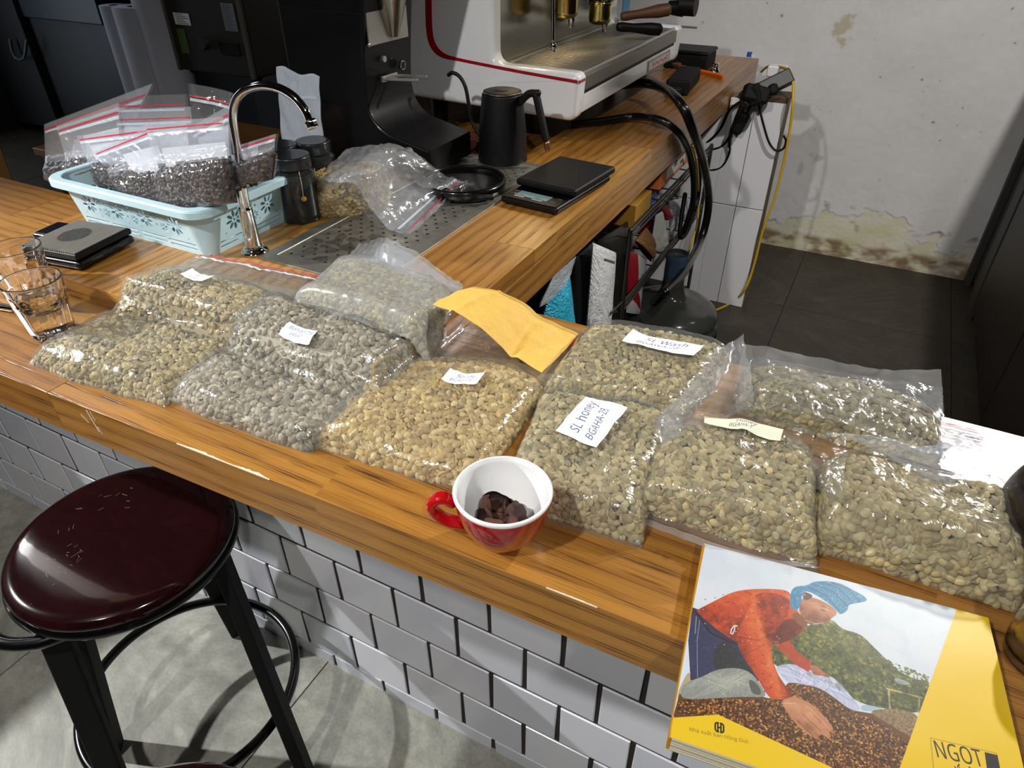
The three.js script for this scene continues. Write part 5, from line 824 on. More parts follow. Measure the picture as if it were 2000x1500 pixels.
// ---------------------------------------------------------------- grinder, kettle, cloth, black scale
const shapeXY = pts => new THREE.Shape(pts.map(p => new THREE.Vector2(p.x, p.y)));
const sm2 = (pts, n) => new THREE.SplineCurve(pts.map(p => new THREE.Vector2(p.x, p.y))).getPoints(n);
{
  const z = -1.19, t = thing('coffee_grinder', 'large black coffee grinder with a steel chute, left of the espresso machine', 'grinder', [0, 0, 0]), q = (x, y) => GZ(x, y, z);
  const front = sm2([q(704, -260), q(706, -60), q(708, 60), q(711, 150), q(716, 200), q(728, 232), q(752, 258), q(790, 276), q(838, 296)], 60);
  const xf = q(838, 296).x, xl = q(560, 120).x;
  const s = new THREE.Shape([...front, new THREE.Vector2(xf, K + 0.012), new THREE.Vector2(xl, K + 0.012), new THREE.Vector2(xl, q(704, -260).y)]);
  const g = new THREE.ExtrudeGeometry(s, { depth: 0.16, bevelEnabled: true, bevelThickness: 0.006, bevelSize: 0.006, bevelOffset: -0.006, bevelSegments: 4, curveSegments: 40 }).translate(0, 0, z - 0.166);
  const gb = phys({ color: 0x050507, roughness: 0.42, clearcoat: 0.15, clearcoatRoughness: 0.15, specularIntensity: 0.5 });
  mesh('grinder_body', g, gb, t); for (const [x, zz] of [[xl + .03, z - .02], [xf - .03, z - .02], [xl + .03, z - .14], [xf - .03, z - .14]]) mesh('foot', cyl(.014, .014, .013, x, K, zz, 20), M.rubber, t);
  const X = q(709, 80).x + 0.003, yp = GX(716, 92, X).y, zp0 = z - 0.012, zp1 = z - 0.148;
  mesh('steel_plate', box(X - 0.001, yp, zp1, X + 0.0025, yp + 0.22, zp0, 0.001), M.steel, t);
  const fun = gridGeo(30, 20, (u, v) => { const a = lerp(-Math.PI / 2, Math.PI / 2, u), r = lerp(0.012, 0.075, v), y = yp + 0.008 + v * 0.21; return V(X + 0.002 + Math.cos(a) * r * 1.1, y, (zp0 + zp1) / 2 - 0.012 + Math.sin(a) * r); }); const fs = std(0x9d998e, 0.25, 1, { side: THREE.DoubleSide }); mesh('chute', fun, fs, t);
  for (const [px, py, r] of [[748, 115, .006], [783, 127, .0085]]) { const P = GX(px, py, X - .002); mesh('button', new THREE.CylinderGeometry(r, r, 0.006, 24).rotateZ(Math.PI / 2).translate(P.x + .002, P.y, P.z), px > 760 ? M.rubber : M.steel, t); if (px > 760) mesh('button_ring', new THREE.TorusGeometry(r, .0014, 10, 32).rotateY(Math.PI / 2).translate(P.x + .005, P.y, P.z), M.chrome, t); }
  const f0 = GX(745, 155, X - .004); mesh('fork', [box(f0.x, f0.y - .006, f0.z - .05, f0.x + .006, f0.y + .006, f0.z + .002, .001), bar([f0.x + .002, f0.y, f0.z - .004], [f0.x + .085, f0.y + .004, f0.z - .012], .007, .004), bar([f0.x + .002, f0.y, f0.z - .045], [f0.x + .085, f0.y + .004, f0.z - .045], .007, .004)], M.steel, t);
  mesh('top_seam', [box(xl - .001, q(600, 20).y, z + .0005, q(704, 20).x, q(600, 20).y + .003, z + .0012)], M.black, t);
  for (const [px, py] of [[719, 88]]) { const P = GX(px, py, X); mesh('rivet', new THREE.SphereGeometry(.0045, 16, 10).scale(.5, 1, 1).translate(X + .003, P.y, P.z), M.steel, t); }
  // wide round black catch tray in front of the grinder
  const d = G(905, 352, K + .02), tr = thing('round_tray', 'low round glossy black tray behind the drooping bag', 'tray', [d.x, K + 0.002, d.z]);
  mesh('tray_body', lathe([[0, 0.004], [0.07, 0.004], [0.078, 0.001], [0.086, 0.003], [0.088, 0.018], [0.084, 0.024], [0.078, 0.022], [0.076, 0.012], [0, 0.010]], 80), M.blackGloss, tr); mesh('tray_handle', [box(-.006, .003, .06, .006, .022, .092, .003), tube([[.055, .012, .055], [.075, .014, .06], [.09, .012, .045]], .006, 16, 10)], M.black, tr);
}
{
  const k = G(985, 314, K), t = thing('gooseneck_kettle', 'matt black gooseneck kettle with a copper handle tip before the white machine', 'kettle', [k.x - .006, K, k.z - .004]);
  const mb = phys({ color: 0x08080b, roughness: 0.5, specularIntensity: 0.6 });
  mesh('kettle_body', lathe([[0, 0.0], [0.054, 0.0], [0.056, 0.003], [0.0555, 0.01], [0.052, 0.075], [0.0445, 0.142], [0.042, 0.146], [0, 0.146]], 80), mb, t);
  mesh('lid', lathe([[0, 0.153], [0.018, 0.153], [0.020, 0.151], [0.036, 0.1505], [0.041, 0.149], [0.042, 0.146]], 72), M.black, t); mesh('lid_ring', new THREE.TorusGeometry(0.0415, 0.0013, 10, 90).rotateX(Math.PI / 2).translate(0, 0.1475, 0), M.chrome, t);
  const o = t.position, zk = o.z, p = (x, y) => GZ(x, y, zk).sub(o);
  mesh('spout', tube([V(-0.05, 0.03, 0), p(936, 262).add(V(0, 0, 0)), p(921, 236), p(915, 200), p(909, 170), p(898, 150), p(884, 142), p(876, 146)], 0.0042, 80, 14), mb, t);
  mesh('handle', [tube([V(0.040, 0.126, 0.0), p(1032, 184), p(1050, 182)], 0.008, 24, 12), bar(p(1046, 180), p(1067, 276), 0.014, 0.018, 0.006)], M.black, t); mesh('handle_tip', bar(p(1067, 275), p(1072, 296), 0.0125, 0.0155, 0.005), M.copper, t);
}
{ // red brown cloth under the machine
  const c = G(890, 275, K + .01), t = thing('folded_cloth', 'folded red brown cloth under the espresso machine', 'cloth', [c.x, K, c.z]);
  const f = (u, v) => { const a = v * Math.PI, x = (u - .5) * .15, r = 0.5 + .2 * N3(u * 4, v * 3, 2); return V(x + .01 * N3(u * 5, v * 4, 7), 0.002 + Math.sin(a) * 0.036 * r * 1.5 * (1 - .3 * Math.pow(2 * u - 1, 4)), -Math.cos(a) * .05 + .008 * N3(u * 6, v * 4, 4)); };
  mesh('cloth_sheet', mergeGeometries([gridGeo(50, 40, f), gridGeo(20, 8, (u, v) => { const P = f(u, 0), Q = f(u, 1); return P.lerp(Q, v).setY(.001); })]), std(0x5a2018, 0.95, 0, { side: THREE.DoubleSide, bumpMap: speckBump, bumpScale: .0008 }), t);
}
{ // black display scale
  const A = G(977, 398, K), B = G(1085, 424, K), C = G(1166, 352, K), ax = B.clone().sub(A).normalize(), w = A.distanceTo(B) * 1.02, ang = Math.atan2(-ax.z, ax.x), d = 0.225, t = thing('display_scale', 'flat black kitchen scale with a grey display at the counter edge', 'scale', [A.x, K, A.z], ang);
  mesh('scale_base', box(0, 0.003, -d, w, 0.017, 0, 0.006), phys({ color: 0x08080a, roughness: 0.35, clearcoat: 0.15, specularIntensity: 0.6 }), t);
  mesh('platform', box(-0.004, 0.019, -d - 0.012, w + 0.004, 0.033, -0.062, 0.005), phys({ color: 0x0c0d0f, roughness: 0.6, specularIntensity: 0.5 }), t);
  mesh('platform_gap', box(0.01, 0.016, -d + .01, w - 0.01, 0.02, -0.07), M.rubber, t);
  mesh('display_panel', box(0.022, 0.0165, -0.045, w - 0.036, 0.0176, -0.020, 0.0004), phys({ color: 0x6f8a8e, roughness: 0.12, clearcoat: 1 }), t, 'grey green display window');
  for (const [x, z] of [[0.012, -0.026], [0.012, -0.040], [w - 0.024, -0.022], [w - 0.020, -0.042]]) mesh('button', box(x - .004, 0.0165, z - .0022, x + .006, 0.0178, z + .0022, .0006), std(0x3a3b3e, 0.4), t);
  const pr = std(0xcfd2d4, 0.6); mesh('print', [box(0.022, .0170, -0.0175, 0.044, .0172, -0.0155), box(0.062, .0170, -0.0175, 0.085, .0172, -0.0155), box(0.008, .0170, -0.028, 0.020, .0172, -0.026)], pr, t);
  for (const [x, z] of [[.012, -.012], [w - .012, -.012], [.012, -d + .012], [w - .012, -d + .012]]) mesh('foot', cyl(.006, .006, .004, x, 0, z, 16), M.rubber, t);
}
// ---------------------------------------------------------------- espresso machine
{
  const z = -1.5, zE = -2.30, t = thing('espresso_machine', 'white espresso machine with a red stripe on the wooden counter', 'coffee machine', [0, 0, 0]), q = (x, y) => GZ(x, y, z);
  const xl = -1.16, yb = q(800, 190).y, yt = 1.42, xr = q(1130, 190).x, ya = q(1000, 131).y, xi = q(962, 60).x;
  const S = new THREE.Shape(), r = 0.02, y0 = q(1110, 238).y;
  S.moveTo(xl, q(790, 186).y); S.lineTo(xr - 0.03, y0); S.quadraticCurveTo(xr - .006, y0, xr - 0.004, y0 + 0.024); S.lineTo(xr, ya - 0.018); S.quadraticCurveTo(xr, ya, xr - 0.018, ya); S.lineTo(xi + 0.03, ya + 0.001); S.quadraticCurveTo(xi, ya + 0.002, xi, ya + 0.03); S.lineTo(xi + 0.004, yt); S.lineTo(xl, yt);
  const panel = () => new THREE.ExtrudeGeometry(S, { depth: 0.02, bevelEnabled: true, bevelThickness: 0.014, bevelSize: 0.014, bevelOffset: -0.014, bevelSegments: 6, curveSegments: 20 });
  mesh('side_panel', panel().translate(0, 0, z - 0.034), M.white, t); mesh('side_panel', panel().translate(0, 0, zE), M.white, t);
  const path = sm2([q(836, -200), q(836, -90), q(837, 10), q(839, 60), q(846, 88), q(864, 107), q(900, 117), q(1000, 137), q(1060, 148), q(1128, 160)], 90), wv = i => lerp(0.0175, 0.0066, sm(38, 62, i));
  const rib = (dz0) => { const a = [], b = []; path.forEach((p, i) => { const n = path[Math.min(i + 1, 90)].clone().sub(path[Math.max(i - 1, 0)]).normalize(), m = new THREE.Vector2(-n.y, n.x), w = wv(i) / 2; a.push(p.clone().addScaledVector(m, w)); b.push(p.clone().addScaledVector(m, -w)); }); return new THREE.ExtrudeGeometry(new THREE.Shape([...a, ...b.reverse()]), { depth: 0.0012, bevelEnabled: false }).translate(0, 0, dz0); };
  mesh('red_stripe', rib(z - 0.0002), M.redStripe, t, 'red stripe following the panel contour');
  mesh('red_stripe', box(xr - 0.002, q(1128, 160).y - 0.003, z - 0.034, xr + 0.0008, q(1128, 160).y + 0.003, z - 0.001, .0006), M.redStripe, t);
  // body, back splash, drip grate
  const yg = ya - 0.010, zb = zE + 0.03, zf = z - 0.034;
  mesh('machine_body', box(xl + 0.01, yb + 0.01, zb, xi - 0.012, yt - .02, zf), M.steelDull, t); mesh('chassis', box(xl + .02, yb + 0.004, zb, xr - 0.02, yg - 0.02, zf), std(0x2b2a28, 0.5, 0.5), t);
  mesh('back_splash', box(xi - 0.012, yg - 0.002, zb, xi - 0.009, yt - .05, zf), std(0xa6a295, 0.16, 1), t); mesh('drip_lip', box(xi - 0.008, yg, zb, xi + 0.010, yg + 0.004, zf, 0.002), M.steel, t, 'bright steel lip behind the grate');
  const nb = 54; for (let i = 0; i < nb; i++) { const zz = lerp(zf - 0.006, zb + 0.006, i / (nb - 1)); mesh('grate_bar', box(xi + 0.013, yg + 0.0015, zz - 0.0028, xr - 0.022, yg + 0.0029, zz + 0.0028, 0.0006), M.steel, t); }
  mesh('grate_bed', box(xi + 0.012, yg - 0.016, zb, xr - 0.02, yg - 0.014, zf), std(0x16140f, 0.6), t); mesh('grate_rail', [box(xr - 0.022, yg - 0.012, zb, xr - 0.012, yg + 0.005, zf, .003)], M.steel, t);
  mesh('front_bar', box(xr - 0.016, yg - 0.034, zb, xr - 0.006, yg - 0.003, zf, .002), M.steelDull, t, 'grey steel front bar'); mesh('front_gap', box(xr - 0.02, yg - 0.044, zb, xr - 0.011, yg - 0.033, zf), M.black, t);
  mesh('front_panel', box(xr - 0.016, y0 + 0.012, zb, xr - 0.008, yg - 0.043, zf, .002), M.white, t, 'white lower front panel');
  { const a = GX(1268, 118, xr - .006), b = GX(1308, 98, xr - .006);
    const zz0 = a.z, zz1 = b.z, yy0 = y0 + 0.018, yy1 = yg - 0.05, sg = new THREE.PlaneGeometry(Math.abs(zz1 - zz0) * 1.05, yy1 - yy0).rotateY(Math.PI / 2).translate(xr - 0.0058, (yy0 + yy1) / 2, (zz0 + zz1) / 2); const signTex = canvasTex(256, 128, (c, w, h) => { c.fillStyle = '#cfcdc8'; c.fillRect(0, 0, w, h); c.strokeStyle = '#77756e'; c.lineWidth = 8; c.strokeRect(4, 4, w - 8, h - 8); c.strokeStyle = '#c01838'; c.lineWidth = 11; c.lineCap = 'round'; c.beginPath(); c.moveTo(60, 92); c.lineTo(62, 40); c.moveTo(84, 92); c.bezierCurveTo(84, 40, 112, 40, 112, 92); c.moveTo(130, 92); c.bezierCurveTo(124, 40, 168, 40, 164, 92); c.moveTo(182, 92); c.bezierCurveTo(182, 36, 214, 60, 200, 92); c.moveTo(222, 36); c.lineTo(218, 92); c.stroke(); });
    mesh('badge', box(xr - .008, yy0 - .004, Math.min(zz0, zz1) - .008, xr - .0062, yy1 + .004, Math.max(zz0, zz1) + .008, .001), M.steel, t); mesh('badge_face', sg, std(0xffffff, .5, 0, { map: signTex }), t, 'pale plate with red lettering'); }
  for (const [x, zz] of [[xl + .12, zf - .05], [xr - .19, zf - .09], [xl + .12, zb + .05], [xr - .19, zb + .05]]) mesh('foot', cyl(.02, .024, yb - K + .012, x, K, zz, 24), M.black, t);
  // steam wand, groups, portafilters, handles
  const wz = GX(1080, 95, -0.76); mesh('steam_wand', [tube([V(-0.775, 1.3, wz.z + .005), V(-0.765, 1.12, wz.z), GX(1080, 78, -0.76)], 0.0045, 40, 14), T(new THREE.SphereGeometry(0.0075, 18, 14).scale(1, 1.7, 1), ...GX(1081, 92, -0.76).toArray())], M.chrome, t);
  const pf = [[1105, 12, .031], [1172, 26, .031]];
  pf.forEach(([px, py, r], i) => { const P = GX(px, py, -0.775); mesh('portafilter', lathe([[0, -.026], [r * .55, -.027], [r * .9, -.022], [r, -.012], [r, .02], [r * 1.12, .022], [r * 1.12, .034], [0, .034]], 48).translate(P.x, P.y, P.z), M.brass, t, 'polished brass toned filter holder'); mesh('group_head', lathe([[0, .034], [r * 1.3, .034], [r * 1.35, .05], [r * 1.35, .12], [0, .14]], 48).translate(P.x, P.y, P.z), M.chrome, t); mesh('spout', lathe([[0, -.05], [.006, -.048], [.009, -.03], [.010, -.02], [0, -.018]], 24).translate(P.x + .012, P.y, P.z - .012), M.chrome, t); });
  { const a = GX(1212, 33, -0.72), b = GX(1310, 18, -0.60), c = GX(1205, 52, -0.70), d = GX(1292, 58, -0.60); const L = (A, B, r0, r1) => { const g = lathe([[0, 0], [r0 * .8, 0.001], [r0, .012], [r0 * .9, A.distanceTo(B) * .35], [r1, A.distanceTo(B) * .75], [r1 * .95, A.distanceTo(B) - .006], [r1 * .6, A.distanceTo(B)], [0, A.distanceTo(B)]], 28); g.applyQuaternion(new THREE.Quaternion().setFromUnitVectors(V(0, 1, 0), B.clone().sub(A).normalize())); return g.translate(A.x, A.y, A.z); };
    mesh('portafilter_handle', L(a, b, .012, .017), std(0x5b3a22, .55), t, 'brown wooden handle'); mesh('portafilter_handle', L(c, d, .012, .016), M.black, t, 'black handle');
    const e = GX(1345, 10, -0.66); mesh('steam_knob', [new THREE.CylinderGeometry(.032, .032, .05, 40).rotateZ(Math.PI / 2).translate(e.x, e.y, e.z), new THREE.CylinderGeometry(.02, .026, .05, 32).rotateZ(Math.PI / 2).translate(e.x - .04, e.y - .01, e.z)], M.black, t); const s = GX(1222, 8, -0.78); mesh('button_plate', box(s.x, s.y - .02, s.z - .03, s.x + .004, s.y + .04, s.z + .03, .002), std(0x5f9ecb, .4), t, 'blue button plate'); mesh('tap_lever', bar(GX(1330, 52, -.62), GX(1360, 54, -.60), .008, .006), M.steelDull, t); }
}
{ // warm work light under the upper body of the espresso machine
  const t = scene.children.find(o => o.name === 'espresso_machine'), x = -0.818, z0 = -1.60, z1 = -1.80, y = 1.155;
  mesh('work_light', box(x - 0.012, y, z1, x + 0.012, y + 0.012, z0, .003), std(0x222222, .5, 0, { emissive: 0xffe2b0, emissiveIntensity: 9 }), t);
  const l = new THREE.RectAreaLight(0xffe2b0, 14, 0.024, z0 - z1); l.position.set(x, y - 0.004, (z0 + z1) / 2); l.lookAt(x + 0.03, 0, (z0 + z1) / 2); l.name = 'work_light_lamp'; l.rotation.set(-Math.PI / 2, 0, 0); t.add(l);
}
// ---------------------------------------------------------------- far end of the counter
{
  const a = G(1345, 118, K + .03), t = thing('black_box', 'flat black box at the far end of the counter by the wall', 'box', [a.x - .01, K, a.z - .06]);
  mesh('box_body', box(-.075, .001, -.06, .075, .05, .07, .006), M.blackMatte, t); mesh('box_lid', box(-.078, .05, -.063, .078, .062, .073, .006), M.black, t);
  const p = G(1330, 132, K + .008), q = G(1412, 150, K + .008), b = thing('cleaning_brush', 'orange handled cleaning brush lying at the far end of the counter', 'brush', [p.x, K + .008, p.z]);
  const d = q.clone().sub(p); mesh('brush_handle', bar(V(0, 0, 0), d, .018, .010, .004), std(0xc8601c, .45), b); mesh('bristles', bar(d.clone().multiplyScalar(-.35), V(0, 0, 0), .03, .014, .004), std(0x6b4a2a, .9), b);
  const c = G(1394, 136, K + .012), e = thing('metal_tamper', 'small shiny metal tool beside the orange brush', 'tool', [c.x, K, c.z - .02]); mesh('tool_body', lathe([[0, 0], [.016, 0], [.018, .004], [.012, .012], [.010, .022], [.014, .028], [0, .03]], 32), M.chrome, e);
  const f = G(1250, 125, K + .03), g = thing('black_clip_box', 'small black box with a ring leaning at the machine front', 'box', [f.x + .0, K, f.z + .03]); mesh('box_body', box(-.02, 0, -.06, .02, .07, .05, .006), M.blackMatte, g); mesh('ring', new THREE.TorusGeometry(.010, .0028, 12, 32).rotateY(1.57).translate(0, .078, -.04), M.blackGloss, g);
  const h = G(1333, 172, K), k = thing('black_adapter', 'long black adapter lying on the counter behind the hoses', 'adapter', [h.x, K, h.z], 0.1); mesh('adapter_body', box(-.035, 0.001, -.11, .035, .045, .11, .008), M.blackMatte, k); mesh('adapter_plug', box(-.02, .005, .1, .02, .03, .15, .006), M.black, k);
  const bl = GZ(1464, 105, -2.93), w = thing('capped_tube', 'small white tube with a blue cap behind the counter end', 'tube', [bl.x, bl.y - .01, bl.z]); mesh('cap', cyl(.010, .009, .016, 0, 0, 0, 24), std(0x2c4fae, .4), w); mesh('tube', cyl(.008, .008, .12, .014, -.11, 0, 16), M.white, w);
}
// hoses and cables
const cable = (name, label, cat, pts, r, m) => { const o = pts[0], t = thing(name, label, cat, [o.x, o.y, o.z]); mesh(cat, tube(pts.map(p => p.clone().sub(o)), r, 140, 14), m, t); return t; };
{
  const e = x => GX(...x, -0.425), hoseM = phys({ color: 0x0c0c0d, roughness: 0.28, clearcoat: 0.3 });
  cable('drain_hose', 'thick black hose from the machine down into the water bottle', 'hose', [G(1130, 215, K + .03), G(1185, 175, K + .03), G(1240, 163, K + .05), G(1290, 170, K + .06), GX(1328, 200, -.46), e([1352, 250]), e([1372, 310]), e([1384, 380]), e([1380, 430]), e([1366, 475]), GX(1345, 515, -.40), GX(1325, 545, -.395), GX(1300, 570, -.40)], 0.0125, hoseM);
  cable('drain_hose', 'second black hose curving over the counter edge beside the thick one', 'hose', [G(1120, 243, K + .01), G(1180, 236, K + .012), G(1235, 228, K + .016), G(1285, 233, K + .03), GX(1322, 255, -.458), GX(1343, 290, -.452), GX(1354, 340, -.452), GX(1354, 390, -.455), GX(1344, 430, -.46), GX(1332, 462, -.47)], 0.0095, hoseM);
  cable('drain_hose', 'short black hose loop hanging below the counter edge', 'hose', [GX(1368, 300, -.47), GX(1364, 380, -.47), GX(1350, 430, -.465), GX(1338, 458, -.462), GX(1328, 462, -.468), GX(1330, 430, -.475), GX(1338, 380, -.48)], 0.007, M.rubber);
  const yel = std(0xc9a21a, 0.5), z = -2.45;
  cable('yellow_cable', 'yellow cable looping from the wall down the tiled panel to the floor', 'cable', [GZ(1487, 140, -2.80), GZ(1500, 130, -2.72), GZ(1520, 130, -2.6), GZ(1545, 142, -2.5), GZ(1549, 190, z + .03), GZ(1543, 250, z + .03), GZ(1530, 320, z + .02), GZ(1512, 390, z + .02), GZ(1490, 450, z + .02), GZ(1472, 520, z + .012), GZ(1455, 565, z + .02), G(1430, 590, .006), G(1405, 603, .005), G(1380, 612, .004), G(1350, 618, .004)], 0.0042, yel);
  cable('yellow_cable', 'second yellow cable hanging beside the black hoses', 'cable', [GX(1353, 285, -.47), GX(1362, 330, -.47), GX(1364, 390, -.47), GX(1361, 440, -.46), GX(1348, 480, -.46), GX(1344, 510, -.47), GX(1360, 535, -.52), GX(1378, 560, -.55)], 0.0035, yel);
  const bk = M.rubber, zz = z + .018;
  const ps = GZ(1490, 175, z + .02), t = thing('power_strip', 'black power strip hanging on the end of the counter', 'power strip', [ps.x, ps.y, ps.z]);
  const P = (x, y, d = 0) => GZ(x, y, z + .02 + d).sub(ps);
  mesh('strip_body', bar(P(1448, 196, .04), P(1545, 148, -.05), .048, .036, .006), std(0x2a2c28, .5), t); mesh('plug', [bar(P(1452, 178, .06), P(1500, 190, .03), .05, .045, .01), bar(P(1470, 165, .05), P(1480, 205, .05), .04, .04, .01), bar(P(1500, 178, .03), P(1520, 172, .02), .035, .03, .012)], M.blackMatte, t);
  mesh('white_plug', box(P(1500, 150).x - .03, P(1500, 150).y - .03, -.20, P(1500, 150).x + .03, P(1500, 150).y + .005, -.15, .006), std(0xdcdde0, .5), t);
  cable('black_cable', 'black cable dropping in a long loop on the tiled panel', 'cable', [GZ(1482, 205, zz), GZ(1490, 240, zz), GZ(1502, 278, zz), GZ(1516, 294, zz), GZ(1530, 290, zz), GZ(1535, 275, zz), GZ(1531, 266, zz)], .0036, bk);
  cable('black_cable', 'black cable running from the strip along the counter underside', 'cable', [GZ(1450, 196, zz), GZ(1425, 215, zz), GZ(1408, 250, zz - .01), GZ(1385, 275, zz - .02), GZ(1360, 285, zz - .03)], .0045, bk);
  cable('black_cable', 'black cable hanging in the lower loop behind the hose', 'cable', [GZ(1455, 205, zz), GZ(1440, 235, zz), GZ(1428, 262, zz - .01), GZ(1410, 285, zz - .02), GZ(1385, 292, zz - .02), GZ(1360, 290, zz - .03)], .004, bk);
  cable('black_cable', 'thin black cable with the lowest hanging curve on the tiles', 'cable', [GZ(1447, 205, zz), GZ(1433, 240, zz), GZ(1426, 270, zz), GZ(1424, 300, zz - .01), GZ(1410, 325, zz - .02), GZ(1390, 332, zz - .02), GZ(1370, 328, zz - .03)], .0036, bk);
  const ad = GZ(1445, 250, zz + .01), a = thing('black_adapter', 'black plug adapter hanging on the tiled panel under the strip', 'adapter', [ad.x, ad.y, ad.z]); mesh('adapter_body', bar(V(.012, .05, 0), V(-.012, -.02, .0), .035, .03, .012), M.blackMatte, a); mesh('cord', tube([V(.012, .04, 0), V(.02, .07, .005), V(.03, .10, 0)], .005, 12, 10), bk, a);
}
// ---------------------------------------------------------------- below the counter: water bottle, wire rack, packets
{
  const c = V(-0.425, 0, -1.86), n = GX(1325, 525, -.40), top = n.y + 0.012, t = thing('water_bottle', 'large dusty clear water bottle on the floor below the counter', 'bottle', [c.x, 0, c.z]);
  const rr = 0.150;
  const prof = smooth2([[0.11, 0.002], [rr - .004, 0.008], [rr, 0.03], [rr, 0.08], [rr - .006, .095], [rr, .11], [rr, .165], [rr - .008, .18], [rr - .001, .195], [rr + .001, .212], [rr - .008, .226], [rr - .003, .24], [rr - .012, .258], [.115, .275], [.075, .288], [.045, .303], [.034, .325], [.031, .35], [.03, top - .03], [.03, top - .02], [.033, top - .012], [.031, top]], 120).map(([a, b]) => [a, b]);
  mesh('bottle_body', lathe([[0, .002], ...prof], 80), phys({ color: 0x6a6d69, roughness: 0.16, transmission: 0.62, thickness: 0, ior: 1.5, side: THREE.DoubleSide }), t);
  mesh('bottle_neck', lathe([[.031, top - .066], [.0315, top - .02], [.0345, top - .012], [.0325, top + .001]], 60), phys({ color: 0x6d8fb0, roughness: .1, transmission: .7, thickness: 0, side: THREE.DoubleSide }), t);
  mesh('bottle_label', gridGeo(70, 4, (u, v) => { const a = lerp(-1.4, 2.4, u); return V(Math.cos(a) * (rr + .0015), lerp(.12, .188 + .008 * Math.sin(a * 3), v), -Math.sin(a) * (rr + .0015)); }), std(0xffffff, .5, 0, { side: THREE.DoubleSide, map: canvasTex(512, 96, (x, w, h) => { x.fillStyle = '#1d63a8'; x.fillRect(0, 0, w, h); x.fillStyle = '#5aa6da'; for (let i = 0; i < 9; i++) { x.beginPath(); x.ellipse(i * 60 + 20, 60, 34, 16, .5, 0, 7); x.fill(); } x.fillStyle = '#e6f1fa'; for (let i = 0; i < 5; i++) { x.beginPath(); x.ellipse(i * 110 + 40, 38, 26, 7, -.5, 0, 7); x.fill(); } }) }), t, 'blue printed band');
}
{
  const xr = -0.475, t = thing('wire_rack', 'black wire rack of packets below the side counter', 'rack', [0, 0, 0]), wire = std(0x55524a, .4, .8);
  const yA = GX(1300, 378, xr).y, yB = GX(1290, 500, xr).y, z0 = GX(1237, 441, xr).z, z1 = -2.33;
  const rail = (y, za, zb, r = .004) => tube([V(xr, y, za), V(xr, y, (za + zb) / 2), V(xr, y, zb)], r, 6, 10);
  for (const [y, n] of [[yA, 3], [yB, 3]]) for (let i = 0; i < n; i++) mesh('rail', rail(y - i * .013, z0 + .02, z1, i ? .0028 : .0042), wire, t);
  for (const zz of [z0 + .02, z1]) for (const xx of [xr, -.86]) mesh('post', tube([V(xx, 0, zz), V(xx, .3, zz), V(xx, yA, zz)], .006, 6, 12), wire, t);
  for (const y of [yA - .03, yB - .03]) for (let i = 0; i < 9; i++) mesh('shelf_wire', tube([V(-.86, y, lerp(z0, z1, i / 8)), V(-.66, y, lerp(z0, z1, i / 8)), V(xr, y, lerp(z0, z1, i / 8))], .0022, 6, 8), wire, t);
  mesh('lower_brace', tube([V(xr, GX(1195, 610, xr).y, GX(1195, 610, xr).z), V(xr, GX(1260, 540, xr).y, GX(1260, 540, xr).z), V(xr, yB, z1)], .003, 12, 8), wire, t);
  // packets: [name, label, category, photo corners bl, br, tr, tl on a plane x, thickness, colour, sealed top]
  const pouch = (name, label, cat, q, x, th, m, extra) => {
    const c = q.map(a => GX(a[0], a[1], x)), o = c[0].clone().add(c[1]).multiplyScalar(.5), p = thing(name, label, cat, [o.x, o.y, o.z]);
    const P = (u, v) => c[0].clone().multiplyScalar((1 - u) * (1 - v)).add(c[1].clone().multiplyScalar(u * (1 - v))).add(c[2].clone().multiplyScalar(u * v)).add(c[3].clone().multiplyScalar((1 - u) * v)).sub(o);
    const f = s => (u, v) => { const k = Math.pow(Math.sin(Math.PI * clamp(u, .001, .999)), .5) * Math.sqrt(clamp(1 - v)) * (v < .06 ? .85 + 2.5 * v : 1); const A = P(u, v); A.x += s * (th * k + .001) + .004 * N3(u * 4 + x * 9, v * 5, 3) * k; return A; };
    mesh('front_face', gridGeo(30, 36, f(1)), m, p); mesh('back_face', gridGeo(16, 20, f(-.4), true), m, p);
    if (extra) extra(p, f(1)); return p;
  };
  const two = m => { m.side = THREE.DoubleSide; return m; };
  const wp = two(phys({ color: 0xd9dcde, roughness: .4, clearcoat: .2, bumpMap: crinkleBump, bumpScale: .002 })), bp = two(phys({ color: 0x0e0e10, roughness: .4, clearcoat: .3 }));
  pouch('coffee_pouch', 'tall black coffee pouch behind the white pouch', 'pouch', [[1170, 650], [1226, 645], [1237, 424], [1168, 470]], -.52, .02, bp);
  pouch('coffee_pouch', 'narrow black pouch between the teal bag and the white pouch', 'pouch', [[1113, 655], [1150, 660], [1160, 470], [1122, 505]], -.525, .02, bp);
  pouch('coffee_pouch', 'white coffee pouch with a torn top under the counter edge', 'pouch', [[1143, 660], [1188, 640], [1204, 494], [1158, 474]], -.50, .022, wp, (p, f) => { mesh('tear_slit', gridGeo(12, 2, (u, v) => { const A = f(lerp(.35, .85, u), lerp(.86, .885, v)); A.x += .001; return A; }), std(0x4a4e4e, .8, 0, { side: THREE.DoubleSide }), p); mesh('handwriting', gridGeo(12, 4, (u, v) => { const A = f(lerp(.02, .3, u), lerp(.16, .24, v)); A.x += .001; return A; }), std(0xffffff, .7, 0, { side: THREE.DoubleSide, map: canvasTex(96, 48, (x, w, h) => { x.fillStyle = '#d9dcde'; x.fillRect(0, 0, w, h); x.fillStyle = '#333'; x.font = 'italic 34px serif'; x.fillText('dia', 10, 34); }) }), p); });
  pouch('plastic_bag', 'teal plastic bag at the left below the counter edge', 'bag', [[1052, 650], [1118, 660], [1112, 535], [1075, 555]], -.515, .03, two(phys({ color: 0x1f9fbe, roughness: .35, bumpMap: crinkleBump, bumpScale: .003 })));
